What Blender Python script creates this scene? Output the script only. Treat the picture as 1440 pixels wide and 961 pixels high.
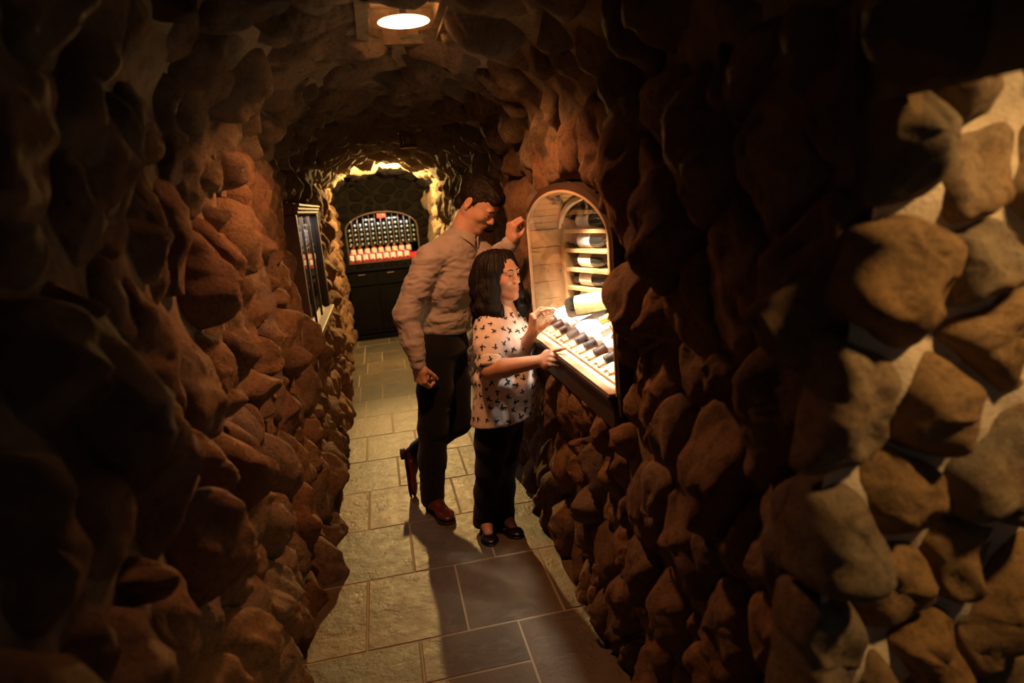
import bpy, bmesh, math, random
import numpy as np
from mathutils import Vector, Matrix
from mathutils.bvhtree import BVHTree

for o in list(bpy.data.objects):
    bpy.data.objects.remove(o, do_unlink=True)
scene = bpy.context.scene
COL = scene.collection
rng = np.random.default_rng(11)
random.seed(5)

# ------------------------------------------------------------------ camera
cam = bpy.data.cameras.new('camera')
cam_o = bpy.data.objects.new('camera', cam)
COL.objects.link(cam_o)
CAM_R = Matrix(((0.9746867, 0.12399892, -0.18603789),
                (-0.20771364, 0.19439867, -0.95867836),
                (-0.08270956, 0.97305366, 0.21523406)))
cam_o.matrix_world = Matrix.Translation((0, 0, 1.7)) @ CAM_R.to_4x4()
cam.sensor_fit = 'HORIZONTAL'
cam.sensor_width = 36.0
cam.lens = 22.5
cam.clip_start = 0.02
cam.dof.use_dof = True
cam.dof.focus_distance = 3.15
cam.dof.aperture_fstop = 2.0
scene.camera = cam_o

# ------------------------------------------------------------------ world, exposure
world = bpy.data.worlds.new('world')
scene.world = world
world.use_nodes = True
world.node_tree.nodes['Background'].inputs[0].default_value = (0.55, 0.5, 0.5, 1)
world.node_tree.nodes['Background'].inputs[1].default_value = 0.06
vs = scene.view_settings
vs.view_transform = 'Standard'
vs.look = 'None'
vs.gamma = 1.0
vs.use_curve_mapping = False
vs.exposure = 0.0


def add_light(name, kind, loc, energy, color, target=None, **kw):
    l = bpy.data.lights.new(name, kind)
    l.energy = energy
    l.color = color
    for k, v in kw.items():
        setattr(l, k, v)
    o = bpy.data.objects.new(name, l)
    COL.objects.link(o)
    o.location = loc
    if target is not None:
        d = Vector(target) - Vector(loc)
        o.rotation_euler = d.to_track_quat('-Z', 'Y').to_euler()
    return o


# lamp of the room the photographer stands in (lights the end of the right-hand wall)
add_light('room_lamp', 'SPOT', (1.22, 0.30, 2.12), 46, (1.0, 0.56, 0.21), (0.92, 0.85, 1.25),
          spot_size=math.radians(80), spot_blend=0.8, shadow_soft_size=0.05)

# ------------------------------------------------------------------ numeric helpers


def _hash(ix, iy, iz):
    n = (ix * 374761393 + iy * 668265263 + iz * 1274126177) & 0xFFFFFFFF
    n = ((n ^ (n >> 13)) * 1103515245) & 0xFFFFFFFF
    n = ((n ^ (n >> 16)) * 2654435761) & 0xFFFFFFFF
    return ((n >> 8) & 0xFFFF) / 32767.5 - 1.0


def vnoise(P):
    P = np.asarray(P, dtype=np.float64)
    i = np.floor(P).astype(np.int64)
    f = P - i
    f = f * f * (3 - 2 * f)
    out = 0
    for dx in (0, 1):
        wx = f[..., 0] if dx else 1 - f[..., 0]
        for dy in (0, 1):
            wy = f[..., 1] if dy else 1 - f[..., 1]
            for dz in (0, 1):
                wz = f[..., 2] if dz else 1 - f[..., 2]
                out = out + wx * wy * wz * _hash(i[..., 0] + dx, i[..., 1] + dy, i[..., 2] + dz)
    return out


def fbm(P, o=3, gain=0.5):
    P = np.asarray(P, dtype=np.float64)
    s, a = 0, 1.0
    for k in range(o):
        s = s + a * vnoise(P + 17.3 * k)
        P = P * 2.03
        a *= gain
    return s


def make_mesh(name, verts, faces, mats=(), smooth=True):
    me = bpy.data.meshes.new(name)
    me.from_pydata([tuple(map(float, v)) for v in verts] if not isinstance(verts, np.ndarray) else verts.tolist(), [],
                   faces.tolist() if isinstance(faces, np.ndarray) else faces)
    for m in mats:
        me.materials.append(m)
    if smooth:
        me.polygons.foreach_set('use_smooth', [True] * len(me.polygons))
    me.update()
    return me


def link(name, me, parent=None, label=None, cat=None, group=None, kind=None):
    o = bpy.data.objects.new(name, me)
    COL.objects.link(o)
    if parent is not None:
        o.parent = parent
    tag(o, label, cat, group, kind)
    return o


def tag(o, label=None, cat=None, group=None, kind=None):
    if label:
        o['label'] = label
    if cat:
        o['category'] = cat
    if group:
        o['group'] = group
    if kind:
        o['kind'] = kind
    return o


def child(name, me, parent, label=None):
    """a part: geometry given in world coordinates, kept where it is under its parent"""
    o = link(name, me, parent, label)
    o.matrix_parent_inverse = parent.matrix_world.inverted()
    return o


def empty(name, loc, label, cat, group=None, rot=(0, 0, 0)):
    o = bpy.data.objects.new(name, None)
    COL.objects.link(o)
    o.matrix_world = Matrix.LocRotScale(Vector(loc), __import__('mathutils').Euler(rot), None)
    tag(o, label, cat, group)
    return o


class MB:
    """collects simple solids into one mesh"""

    def __init__(s):
        s.v, s.f = [], []

    def add(s, v, f):
        n = len(s.v)
        s.v += [tuple(p) for p in v]
        s.f += [[i + n for i in q] for q in f]
        return s

    def box(s, lo, hi, M=None, bev=0.0):
        bm = bmesh.new()
        bmesh.ops.create_cube(bm, size=1)
        c = [(a + b) / 2 for a, b in zip(lo, hi)]
        d = [abs(b - a) for a, b in zip(lo, hi)]
        for v in bm.verts:
            v.co = Vector((v.co.x * d[0] + c[0], v.co.y * d[1] + c[1], v.co.z * d[2] + c[2]))
        if bev:
            bmesh.ops.bevel(bm, geom=list(bm.edges), offset=bev, segments=1, affect='EDGES')
        if M is not None:
            bm.transform(M)
        bm.verts.ensure_lookup_table()
        s.add([v.co[:] for v in bm.verts], [[v.index for v in f.verts] for f in bm.faces])
        bm.free()
        return s

    def tube(s, pts, r, n=8, closed=False, cap=True):
        pts = [Vector(p) for p in pts]
        m = len(pts)
        rs = r if hasattr(r, '__len__') else [r] * m
        rings = []
        up = None
        for i, p in enumerate(pts):
            a = pts[i - 1] if (i > 0 or closed) else p
            b = pts[(i + 1) % m] if (i < m - 1 or closed) else p
            t = (b - a).normalized()
            if up is None:
                up = t.orthogonal().normalized()
            up = (up - t * up.dot(t)).normalized()
            w = t.cross(up)
            rings.append([p + (up * math.cos(2 * math.pi * k / n) + w * math.sin(2 * math.pi * k / n)) * rs[i] for k in range(n)])
        v = [q for ring in rings for q in ring]
        f = []
        for i in range(m if closed else m - 1):
            j = (i + 1) % m
            for k in range(n):
                f.append([i * n + k, i * n + (k + 1) % n, j * n + (k + 1) % n, j * n + k])
        if cap and not closed:
            f.append(list(range(n))[::-1])
            f.append([(m - 1) * n + k for k in range(n)])
        return s.add(v, f)

    def lathe(s, prof, n=20, M=None, a0=0.0, a1=2 * math.pi):
        full = abs(a1 - a0 - 2 * math.pi) < 1e-6
        cols = n if full else n + 1
        v, f = [], []
        for (r, z) in prof:
            for k in range(cols):
                a = a0 + (a1 - a0) * k / n
                p = Vector((r * math.cos(a), r * math.sin(a), z))
                v.append(M @ p if M is not None else p)
        for i in range(len(prof) - 1):
            for k in range(n):
                k2 = (k + 1) % cols
                f.append([i * cols + k, i * cols + k2, (i + 1) * cols + k2, (i + 1) * cols + k])
        return s.add(v, f)

    def prism(s, poly, x0, x1, M=None):
        """poly: (y,z) outline extruded along x"""
        n = len(poly)
        v = [(x0, y, z) for y, z in poly] + [(x1, y, z) for y, z in poly]
        if M is not None:
            v = [M @ Vector(p) for p in v]
        f = [list(range(n))[::-1], [n + i for i in range(n)]]
        f += [[i, (i + 1) % n, n + (i + 1) % n, n + i] for i in range(n)]
        return s.add(v, f)

    def mesh(s, name, mat, smooth=False):
        me = make_mesh(name, s.v, s.f, [mat], smooth)
        bm = bmesh.new()
        bm.from_mesh(me)
        bmesh.ops.recalc_face_normals(bm, faces=bm.faces)
        bm.to_mesh(me)
        bm.free()
        if smooth:
            me.set_sharp_from_angle(angle=math.radians(50))
        return me


# ------------------------------------------------------------------ materials
class N:
    def __init__(s, name):
        s.m = bpy.data.materials.new(name)
        s.m.use_nodes = True
        s.t = s.m.node_tree
        s.b = s.t.nodes['Principled BSDF']
        s.out = s.t.nodes['Material Output']

    def node(s, typ, **kw):
        n = s.t.nodes.new(typ)
        for k, v in kw.items():
            if k.startswith('i_'):
                key = k[2:].replace('_', ' ')
                n.inputs[key].default_value = v
            else:
                setattr(n, k, v)
        return n

    def ln(s, a, b):
        s.t.links.new(a, b)

    def noise(s, scale, detail=4, rough=0.55, vec=None, stretch=None):
        n = s.node('ShaderNodeTexNoise')
        n.inputs['Scale'].default_value = scale
        n.inputs['Detail'].default_value = detail
        n.inputs['Roughness'].default_value = rough
        if vec is not None:
            if stretch:
                mp = s.node('ShaderNodeMapping')
                mp.inputs['Scale'].default_value = stretch
                s.ln(vec, mp.inputs['Vector'])
                vec = mp.outputs[0]
            s.ln(vec, n.inputs['Vector'])
        return n.outputs['Fac']

    def ramp(s, fac, stops, interp='LINEAR'):
        r = s.node('ShaderNodeValToRGB')
        r.color_ramp.interpolation = interp
        e = r.color_ramp.elements
        while len(e) < len(stops):
            e.new(0.5)
        for el, (p, c) in zip(e, stops):
            el.position = p
            el.color = (c[0], c[1], c[2], 1) if hasattr(c, '__len__') else (c, c, c, 1)
        s.ln(fac, r.inputs[0])
        return r.outputs[0]

    def mix(s, a, b, fac, mode='MIX'):
        n = s.node('ShaderNodeMix', data_type='RGBA', blend_type=mode)
        for v, i in ((fac, 0), (a, 6), (b, 7)):
            if hasattr(v, 'is_linked') or isinstance(v, bpy.types.NodeSocket):
                s.ln(v, n.inputs[i])
            elif i == 0:
                n.inputs[0].default_value = v
            else:
                n.inputs[i].default_value = (v[0], v[1], v[2], 1)
        return n.outputs[2]

    def bump(s, h, strength=0.4, dist=0.01, prev=None):
        b = s.node('ShaderNodeBump')
        b.inputs['Strength'].default_value = strength
        b.inputs['Distance'].default_value = dist
        s.ln(h, b.inputs['Height'])
        if prev is not None:
            s.ln(prev, b.inputs['Normal'])
        s.ln(b.outputs[0], s.b.inputs['Normal'])
        return b.outputs[0]

    def col(s, sock):
        if isinstance(sock, bpy.types.NodeSocket):
            s.ln(sock, s.b.inputs['Base Color'])
        else:
            s.b.inputs['Base Color'].default_value = (*sock, 1)

    def set(s, **kw):
        for k, v in kw.items():
            s.b.inputs[k.replace('_', ' ')].default_value = v
        return s


def pos(n, shift=0.0):
    p = n.node('ShaderNodeNewGeometry').outputs['Position']
    if shift:
        r = n.node('ShaderNodeObjectInfo').outputs['Random']
        k = n.node('ShaderNodeVectorMath', operation='SCALE')
        k.inputs[0].default_value = (shift, shift * 1.7, shift * 0.6)
        n.ln(r, k.inputs['Scale'])
        a = n.node('ShaderNodeVectorMath', operation='ADD')
        n.ln(p, a.inputs[0])
        n.ln(k.outputs[0], a.inputs[1])
        return a.outputs[0]
    return p


def rnd(n):
    return n.node('ShaderNodeObjectInfo').outputs['Random']


def stone_mat(name, tones, bump=0.6, warm=(0.42, 0.24, 0.10), k=1.0):
    n = N(name)
    p = pos(n, 40.0)
    base = n.ramp(rnd(n), [(i / (len(tones) - 1), c) for i, c in enumerate(tones)])
    big = n.noise(5.0, 5, 0.6, p)
    c = n.mix(base, warm, n.ramp(big, [(0.45, 0.0), (0.7, 0.7)]))
    med = n.noise(20, 8, 0.72, p)
    c = n.mix(c, (0.055 * k, 0.036 * k, 0.025 * k), n.ramp(med, [(0.48, 0.0), (0.66, 0.6)]))
    pit = n.noise(75, 6, 0.75, p)
    c = n.mix(c, (0.03 * k, 0.02 * k, 0.014 * k), n.ramp(pit, [(0.52, 0.0), (0.70, 0.55)]))
    fine = n.noise(210, 4, 0.7, p)
    c = n.mix(c, (0.5 * k * k, 0.40 * k * k, 0.27 * k * k), n.ramp(fine, [(0.56, 0.0), (0.72, 0.4)]))
    n.col(c)
    n.set(Roughness=0.85, Specular_IOR_Level=0.25)
    inv = n.ramp(med, [(0.3, 1.0), (0.7, 0.0)])
    inv2 = n.ramp(pit, [(0.35, 1.0), (0.7, 0.0)])
    b = n.bump(inv, bump, 0.05)
    b = n.bump(inv2, bump, 0.016, b)
    n.bump(fine, bump * 0.7, 0.005, b)
    return n.m


def plain(name, c, rough=0.6, bump=None, **kw):
    n = N(name)
    n.col(c)
    n.set(Roughness=rough, **kw)
    if bump:
        n.bump(n.noise(bump[0], 4, 0.6, pos(n)), bump[1], bump[2])
    return n.m


def wood_mat(name, dark, light, stretch, scale=18, rough=0.55, bump=0.15):
    n = N(name)
    p = pos(n)
    g = n.noise(scale, 6, 0.65, p, stretch)
    g2 = n.noise(scale * 0.25, 3, 0.5, p, stretch)
    c = n.mix(n.ramp(g, [(0.3, dark), (0.68, light)]), dark, n.ramp(g2, [(0.45, 0.0), (0.75, 0.6)]))
    r = rnd(n)
    c = n.mix(c, (0.0, 0.0, 0.0), n.ramp(r, [(0, 0.0), (1, 0.22)]))
    n.col(c)
    n.set(Roughness=rough)
    n.bump(g, bump, 0.004)
    return n.m


def emit_mat(name, c, strength):
    n = N(name)
    n.col((0.8, 0.8, 0.8))
    n.set(Emission_Color=(*c, 1), Emission_Strength=strength)
    return n.m


M = {}
M['stone'] = stone_mat('stone', [(0.32, 0.19, 0.11), (0.20, 0.125, 0.08), (0.36, 0.20, 0.10), (0.25, 0.19, 0.14), (0.29, 0.14, 0.07)])
M['ceil_stone'] = stone_mat('ceiling_stone', [(0.30, 0.225, 0.145), (0.20, 0.145, 0.09), (0.35, 0.265, 0.16), (0.17, 0.125, 0.085)], 0.7, (0.38, 0.27, 0.14))
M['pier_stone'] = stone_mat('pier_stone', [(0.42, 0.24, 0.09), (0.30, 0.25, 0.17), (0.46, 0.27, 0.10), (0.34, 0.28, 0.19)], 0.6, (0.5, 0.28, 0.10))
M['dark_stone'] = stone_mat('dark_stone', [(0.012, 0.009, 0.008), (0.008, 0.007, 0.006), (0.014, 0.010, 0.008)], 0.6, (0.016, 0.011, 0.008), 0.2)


def mortar_mat(name, c1, c2):
    n = N(name)
    p = pos(n)
    a = n.noise(14, 6, 0.65, p)
    n.col(n.ramp(a, [(0.35, c1), (0.65, c2)]))
    n.set(Roughness=0.95, Specular_IOR_Level=0.15)
    b = n.bump(a, 0.6, 0.02)
    n.bump(n.noise(160, 3, 0.7, p), 0.5, 0.005, b)
    return n.m


M['mortar'] = mortar_mat('mortar', (0.13, 0.095, 0.06), (0.25, 0.19, 0.125))
M['ceil_mortar'] = mortar_mat('ceiling_mortar', (0.16, 0.12, 0.075), (0.30, 0.24, 0.15))
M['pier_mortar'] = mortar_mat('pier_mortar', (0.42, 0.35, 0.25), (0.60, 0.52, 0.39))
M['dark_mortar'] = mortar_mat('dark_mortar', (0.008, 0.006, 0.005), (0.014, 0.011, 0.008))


def slate():
    n = N('slate_tile')
    p = pos(n, 30.0)
    r = rnd(n)
    base = n.ramp(r, [(0, (0.135, 0.10, 0.055)), (0.3, (0.085, 0.068, 0.042)), (0.55, (0.145, 0.105, 0.058)), (0.8, (0.065, 0.064, 0.048)), (1, (0.105, 0.076, 0.042))])
    big = n.noise(3.2, 5, 0.6, p)
    c = n.mix(base, (0.045, 0.036, 0.027), n.ramp(big, [(0.45, 0.0), (0.75, 0.7)]))
    med = n.noise(17, 7, 0.68, p)
    c = n.mix(c, (0.17, 0.13, 0.08), n.ramp(med, [(0.52, 0.0), (0.72, 0.55)]))
    n.col(c)
    n.ln(n.ramp(med, [(0.3, 0.42), (0.7, 0.62)]), n.b.inputs['Roughness'])
    n.set(Specular_IOR_Level=0.45)
    b = n.bump(n.ramp(big, [(0.40, 0.0), (0.46, 0.35), (0.55, 0.42), (0.60, 1.0)]), 0.35, 0.01)
    n.bump(med, 0.55, 0.010, b)
    return n.m


M['slate'] = slate()
M['grout'] = plain('grout', (0.27, 0.215, 0.14), 0.95, (60, 0.4, 0.004))
M['pine'] = wood_mat('pine_wood', (0.34, 0.18, 0.06), (0.54, 0.33, 0.135), (1, 0.12, 1.6))
M['pine_v'] = wood_mat('pine_rack_wood', (0.32, 0.17, 0.06), (0.52, 0.32, 0.13), (1, 1, 0.12))
M['maple'] = wood_mat('maple_wood', (0.62, 0.43, 0.24), (0.80, 0.60, 0.38), (1, 0.15, 1))
M['walnut'] = wood_mat('walnut_wood', (0.035, 0.018, 0.009), (0.08, 0.042, 0.02), (1.5, 0.1, 1.5))
M['redwood'] = wood_mat('red_brown_wood', (0.06, 0.026, 0.012), (0.14, 0.065, 0.03), (1.5, 0.12, 1.5))
M['black_wood'] = wood_mat('black_stained_wood', (0.003, 0.0024, 0.002), (0.007, 0.005, 0.004), (0.15, 1, 1.5), rough=0.5)
M['post_wood'] = wood_mat('orange_brown_wood', (0.22, 0.09, 0.03), (0.42, 0.19, 0.07), (1.5, 1.5, 0.12))
M['iron'] = plain('wrought_iron', (0.018, 0.015, 0.014), 0.5, (90, 0.3, 0.003), Metallic=0.6)
M['red_iron'] = plain('dark_red_iron', (0.14, 0.045, 0.03), 0.3, None, Metallic=0.4)
M['brass'] = plain('brass_pull', (0.42, 0.34, 0.22), 0.35, None, Metallic=0.8)
M['steel'] = plain('bright_steel', (0.75, 0.75, 0.75), 0.25, None, Metallic=1.0)
M['bottle'] = plain('dark_bottle_glass', (0.012, 0.016, 0.012), 0.07, None, Specular_IOR_Level=0.7)
M['bottle_clear'] = plain('smoke_bottle_glass', (0.12, 0.14, 0.14), 0.08, None, Specular_IOR_Level=0.8)
M['capsule'] = plain('dark_foil_capsule', (0.018, 0.009, 0.007), 0.5, None, Specular_IOR_Level=0.2)
M['gold'] = plain('gold_foil_capsule', (0.75, 0.50, 0.12), 0.32, None, Metallic=0.5)
M['punt'] = plain('pale_bottle_base', (0.42, 0.50, 0.55), 0.25)
M['red'] = plain('red_wrapped_bottle', (0.62, 0.02, 0.035), 0.4)
M['red_sign'] = plain('red_sign_paint', (0.75, 0.03, 0.05), 0.5)
M['white_paint'] = plain('white_label_disc', (0.82, 0.80, 0.78), 0.6)


def label_mat(name, paper, ink, freq):
    n = N(name)
    tc = n.node('ShaderNodeTexCoord').outputs['Object']
    w = n.node('ShaderNodeTexWave', wave_type='BANDS', bands_direction='Z')
    w.inputs['Scale'].default_value = freq
    w.inputs['Distortion'].default_value = 1.5
    w.inputs['Detail'].default_value = 4
    w.inputs['Detail Scale'].default_value = 6
    n.ln(tc, w.inputs['Vector'])
    n.col(n.mix(paper, ink, n.ramp(w.outputs['Fac'], [(0.82, 0.0), (0.95, 0.35)])))
    n.set(Roughness=0.7)
    return n.m


M['label_white'] = label_mat('white_paper_label', (0.84, 0.83, 0.80), (0.5, 0.5, 0.5), 14)
M['label_cream'] = label_mat('cream_paper_label', (0.72, 0.66, 0.55), (0.32, 0.26, 0.2), 14)
M['label_green'] = label_mat('yellow_green_paper_label', (0.42, 0.44, 0.17), (0.22, 0.24, 0.09), 9)
M['label_blue'] = label_mat('pale_blue_paper_label', (0.45, 0.55, 0.75), (0.3, 0.35, 0.5), 14)
M['label_teal'] = plain('teal_paper_label', (0.03, 0.45, 0.48), 0.6)
M['label_pink'] = plain('pale_pink_paper_label', (0.75, 0.58, 0.60), 0.6)


def glass():
    n = N('window_glass')
    t = n.node('ShaderNodeBsdfTransparent')
    g = n.node('ShaderNodeBsdfGlossy')
    g.inputs['Roughness'].default_value = 0.015
    lw_ = n.node('ShaderNodeLayerWeight')
    lw_.inputs['Blend'].default_value = 0.5
    pw = n.node('ShaderNodeMath', operation='POWER')
    n.ln(lw_.outputs['Facing'], pw.inputs[0])
    pw.inputs[1].default_value = 5.0
    fr = n.node('ShaderNodeMath', operation='MULTIPLY_ADD')
    n.ln(pw.outputs[0], fr.inputs[0])
    fr.inputs[1].default_value = 0.9
    fr.inputs[2].default_value = 0.035
    mx = n.node('ShaderNodeMixShader')
    n.ln(fr.outputs[0], mx.inputs[0])
    n.ln(t.outputs[0], mx.inputs[1])
    n.ln(g.outputs[0], mx.inputs[2])
    n.ln(mx.outputs[0], n.out.inputs['Surface'])
    return n.m


M['glass'] = glass()


def skin_mat(name, c, lipc):
    n = N(name)
    p = pos(n)
    a = n.noise(60, 4, 0.6, p)
    n.col(n.mix(c, tuple(x * 0.82 for x in c), n.ramp(a, [(0.4, 0.0), (0.7, 0.5)])))
    n.set(Roughness=0.48, Specular_IOR_Level=0.4)
    n.b.inputs['Subsurface Weight'].default_value = 0.12
    n.b.inputs['Subsurface Radius'].default_value = (0.012, 0.004, 0.002)
    n.b.inputs['Subsurface Scale'].default_value = 0.4
    n.bump(n.noise(400, 2, 0.5, p), 0.06, 0.001)
    l = plain(name + '_lips', lipc, 0.4)
    return n.m, l


M['skin_m'], M['lip_m'] = skin_mat('fair_skin', (0.64, 0.38, 0.27), (0.48, 0.20, 0.16))
M['skin_w'], M['lip_w'] = skin_mat('tan_skin', (0.54, 0.30, 0.19), (0.42, 0.14, 0.12))


def hair_mat(name, c, stretch):
    n = N(name)
    p = pos(n)
    a = n.noise(60, 4, 0.6, p, stretch)
    n.col(n.mix(c, tuple(x * 0.3 for x in c), n.ramp(a, [(0.4, 0.0), (0.65, 1.0)])))
    n.set(Roughness=0.55, Specular_IOR_Level=0.25)
    n.bump(a, 0.7, 0.006)
    return n.m


M['hair_m'] = hair_mat('dark_brown_hair', (0.020, 0.013, 0.009), (0.5, 2.5, 2.5))
M['hair_w'] = hair_mat('black_wavy_hair', (0.010, 0.0065, 0.005), (3, 3, 0.35))
M['eye_white'] = plain('eye_white', (0.7, 0.66, 0.62), 0.2)
M['iris'] = plain('dark_iris', (0.02, 0.012, 0.008), 0.1)


def cloth_mat(name, c, weave=700, bump=0.25, fold=None):
    n = N(name)
    p = pos(n)
    a = n.noise(weave, 2, 0.5, p)
    n.col(n.mix(c, tuple(x * 0.75 for x in c), n.ramp(a, [(0.4, 0.0), (0.7, 0.6)])))
    n.set(Roughness=0.88, Specular_IOR_Level=0.2)
    n.b.inputs['Sheen Weight'].default_value = 0.15
    b = n.bump(n.noise(28, 3, 0.5, p), bump, 0.006)
    n.bump(a, 0.15, 0.001, b)
    return n.m


M['shirt'] = cloth_mat('grey_shirt_cloth', (0.43, 0.38, 0.355))
M['trousers'] = cloth_mat('black_trouser_cloth', (0.006, 0.006, 0.0065))
M['jeans'] = cloth_mat('black_jeans_cloth', (0.0055, 0.0055, 0.0065))
M['blouse'] = cloth_mat('cream_blouse_cloth', (0.80, 0.71, 0.65))
M['print'] = plain('black_butterfly_print', (0.02, 0.018, 0.02), 0.8)
M['shoe_m'] = plain('oxblood_leather', (0.10, 0.022, 0.016), 0.3, (80, 0.1, 0.002))
M['sole'] = plain('dark_sole', (0.03, 0.012, 0.009), 0.6)
M['shoe_w'] = plain('black_patent_leather', (0.010, 0.009, 0.009), 0.25)
M['belt'] = plain('black_leather_belt', (0.012, 0.010, 0.009), 0.4)
M['button'] = plain('pale_button', (0.55, 0.5, 0.45), 0.3)
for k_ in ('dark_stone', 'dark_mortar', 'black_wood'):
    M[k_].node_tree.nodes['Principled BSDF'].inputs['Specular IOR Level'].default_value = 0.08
M['plaster'] = plain('dark_plaster', (0.10, 0.08, 0.06), 0.95, (40, 0.4, 0.01))

# ------------------------------------------------------------------ the setting: stone walls, vault, floor


def poly_closest(poly, p):
    best, bd = None, 1e9
    for i in range(len(poly)):
        a, b = np.array(poly[i]), np.array(poly[(i + 1) % len(poly)])
        t = np.clip(np.dot(p - a, b - a) / max(np.dot(b - a, b - a), 1e-12), 0, 1)
        q = a + t * (b - a)
        d = np.linalg.norm(p - q)
        if d < bd:
            best, bd = q, d
    return best, bd


def inside(poly, P):
    P = np.atleast_2d(P)
    r = np.zeros(len(P), bool)
    n = len(poly)
    for i in range(n):
        (x1, y1), (x2, y2) = poly[i], poly[(i + 1) % n]
        c = ((y1 > P[:, 1]) != (y2 > P[:, 1])) & (P[:, 0] < (x2 - x1) * (P[:, 1] - y1) / ((y2 - y1) if abs(y2 - y1) > 1e-12 else 1e-12) + x1)
        r ^= c
    return r


def make_seeds(bounds, asp, K, holes, fixed=(), seed=0, iters=3):
    g = np.random.default_rng(seed)
    u0, u1, v0, v1 = bounds
    S = np.column_stack([g.uniform(u0, u1, 26000), g.uniform(v0, v1, 26000)])
    for h in holes:
        S = S[~inside(h, S)]
    F = np.array(fixed, float).reshape(-1, 2)
    if len(F):
        d = ((S[:, None] - F[None]) / asp) ** 2
        far = d.sum(2).min(1) > (0.62 * math.sqrt((u1 - u0) * (v1 - v0) / (asp[0] * asp[1]) / K)) ** 2
        S2 = S[far]
    else:
        S2 = S
    C = S2[g.choice(len(S2), max(K - len(F), 1), replace=False)]
    for it in range(iters):
        A = np.vstack([F, C])
        D = ((S[:, None, 0] - A[None, :, 0]) / asp[0]) ** 2 + ((S[:, None, 1] - A[None, :, 1]) / asp[1]) ** 2
        k = D.argmin(1)
        for i in range(len(F), len(A)):
            m = k == i
            if m.any():
                C[i - len(F)] = 0.25 * C[i - len(F)] + 0.75 * S[m].mean(0)
    return np.vstack([F, C])


def build_stones(parent, seeds, bounds, asp, mapf, mat, holes=(), boost=None, D=(0.05, 0.10), gap=0.018, NA=36, sizevar=0.35, seed=0, tilt=0.35, power=7.0, rough=1.0, flat=4.0, joined=None):
    g = np.random.default_rng(seed)
    asp = np.array(asp)
    jv, jf, jn = [], [], 0
    Q = seeds / asp
    n = len(Q)
    mean = math.sqrt((bounds[1] - bounds[0]) * (bounds[3] - bounds[2]) / (asp[0] * asp[1]) / n)
    w = g.uniform(0, 1, n) * (sizevar * mean) ** 2 * 2
    rings = np.array([0, 0.22, 0.42, 0.58, 0.70, 0.80, 0.88, 0.94, 0.98, 1.0])
    th = np.linspace(0, 2 * math.pi, NA, endpoint=False)
    ct, st = np.cos(th), np.sin(th)
    hp = [(np.array(h) / asp) for h in holes]
    nr = len(rings)
    faces = [[0, 1 + k, 1 + (k + 1) % NA] for k in range(NA)]
    for i in range(nr - 2):
        for k in range(NA):
            a, b = 1 + i * NA, 1 + (i + 1) * NA
            k2 = (k + 1) % NA
            faces.append([a + k, b + k, b + k2, a + k2])
    objs = []
    for i in range(n):
        c = Q[i]
        dv = Q - c
        d = np.hypot(dv[:, 0], dv[:, 1])
        d[i] = 1e9
        nb = np.argsort(d)[:16]
        nx, ny = dv[nb, 0] / d[nb], dv[nb, 1] / d[nb]
        dist = (d[nb] ** 2 + w[i] - w[nb]) / (2 * d[nb]) - gap / asp.mean() * g.uniform(0.3, 1.2)
        planes = [(nx[j], ny[j], dist[j]) for j in range(len(nb))]
        b = np.array(bounds, float)
        bl = np.array([b[0] / asp[0], b[1] / asp[0], b[2] / asp[1], b[3] / asp[1]])
        planes += [(-1, 0, c[0] - bl[0]), (1, 0, bl[1] - c[0]), (0, -1, c[1] - bl[2]), (0, 1, bl[3] - c[1])]
        for h in hp:
            q, dd = poly_closest(h, c)
            e = q - c
            planes.append((e[0] / dd, e[1] / dd, dd - 0.01))
        inv = np.zeros(NA)
        for (px, py, pd) in planes:
            pd = max(pd, 0.03 * mean)
            inv += (np.maximum(ct * px + st * py, 0) / pd) ** power
        r = inv ** (-1.0 / power)
        r = r * (1 + 0.09 * fbm(np.column_stack([ct * 1.6 + i * 7.1, st * 1.6, np.full(NA, i * 3.3)]), 2))
        rr = float(r.mean())
        if rr < 0.18 * mean:
            continue
        dep = g.uniform(*D) * min(1.25, 0.55 + 0.5 * rr / (0.5 * mean))
        tx, ty = g.normal(0, tilt, 2)
        if boost is not None:
            dep *= boost(c[0] * asp[0], c[1] * asp[1])
        lu = (rings[1:, None] * (r * ct)[None]).ravel()
        lv = (rings[1:, None] * (r * st)[None]).ravel()
        rho = np.repeat(rings[1:], NA)
        lu, lv, rho = np.r_[0, lu], np.r_[0, lv], np.r_[0, rho]
        h = dep * np.sqrt(np.clip(1 - rho ** flat, 0, 1))
        h = h * (1 + (tx * lu + ty * lv) / rr * 0.6)
        for c_ in range(5):       # chipped facets
            a = g.uniform(0, 2 * math.pi)
            s = (math.cos(a) * lu + math.sin(a) * lv) / rr
            h = np.minimum(h, dep * (1.10 - np.maximum(s - g.uniform(-0.1, 0.5), 0) * g.uniform(0.15, 0.75)))
        U, V = c[0] * asp[0] + lu * asp[0], c[1] * asp[1] + lv * asp[1]
        P = np.column_stack([U, V, np.full(len(U), i * 1.37)])
        amp = np.clip(1 - rho ** 6, 0, 1)
        h = h + amp * rough * (0.28 * dep * fbm(P * 7, 3) + 0.008 * fbm(P * 26, 3)) - 0.02 * rho ** 3
        U = U + 0.012 * amp * fbm(P * 11 + 5, 2)
        V = V + 0.012 * amp * fbm(P * 11 + 9, 2)
        X = mapf(U, V, h)
        if joined:
            jv.append(X)
            jf += [[q_ + jn for q_ in fc] for fc in faces]
            jn += len(X)
            continue
        ctr = X[0].copy()
        me = make_mesh('stone', X - ctr, faces, [mat])
        o = link('stone', me, parent)
        o.location = ctr
        objs.append(o)
    if joined:
        o = link(joined, make_mesh(joined, np.vstack(jv), jf, [mat]), parent, None, None, None, 'stuff')
    return objs


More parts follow.
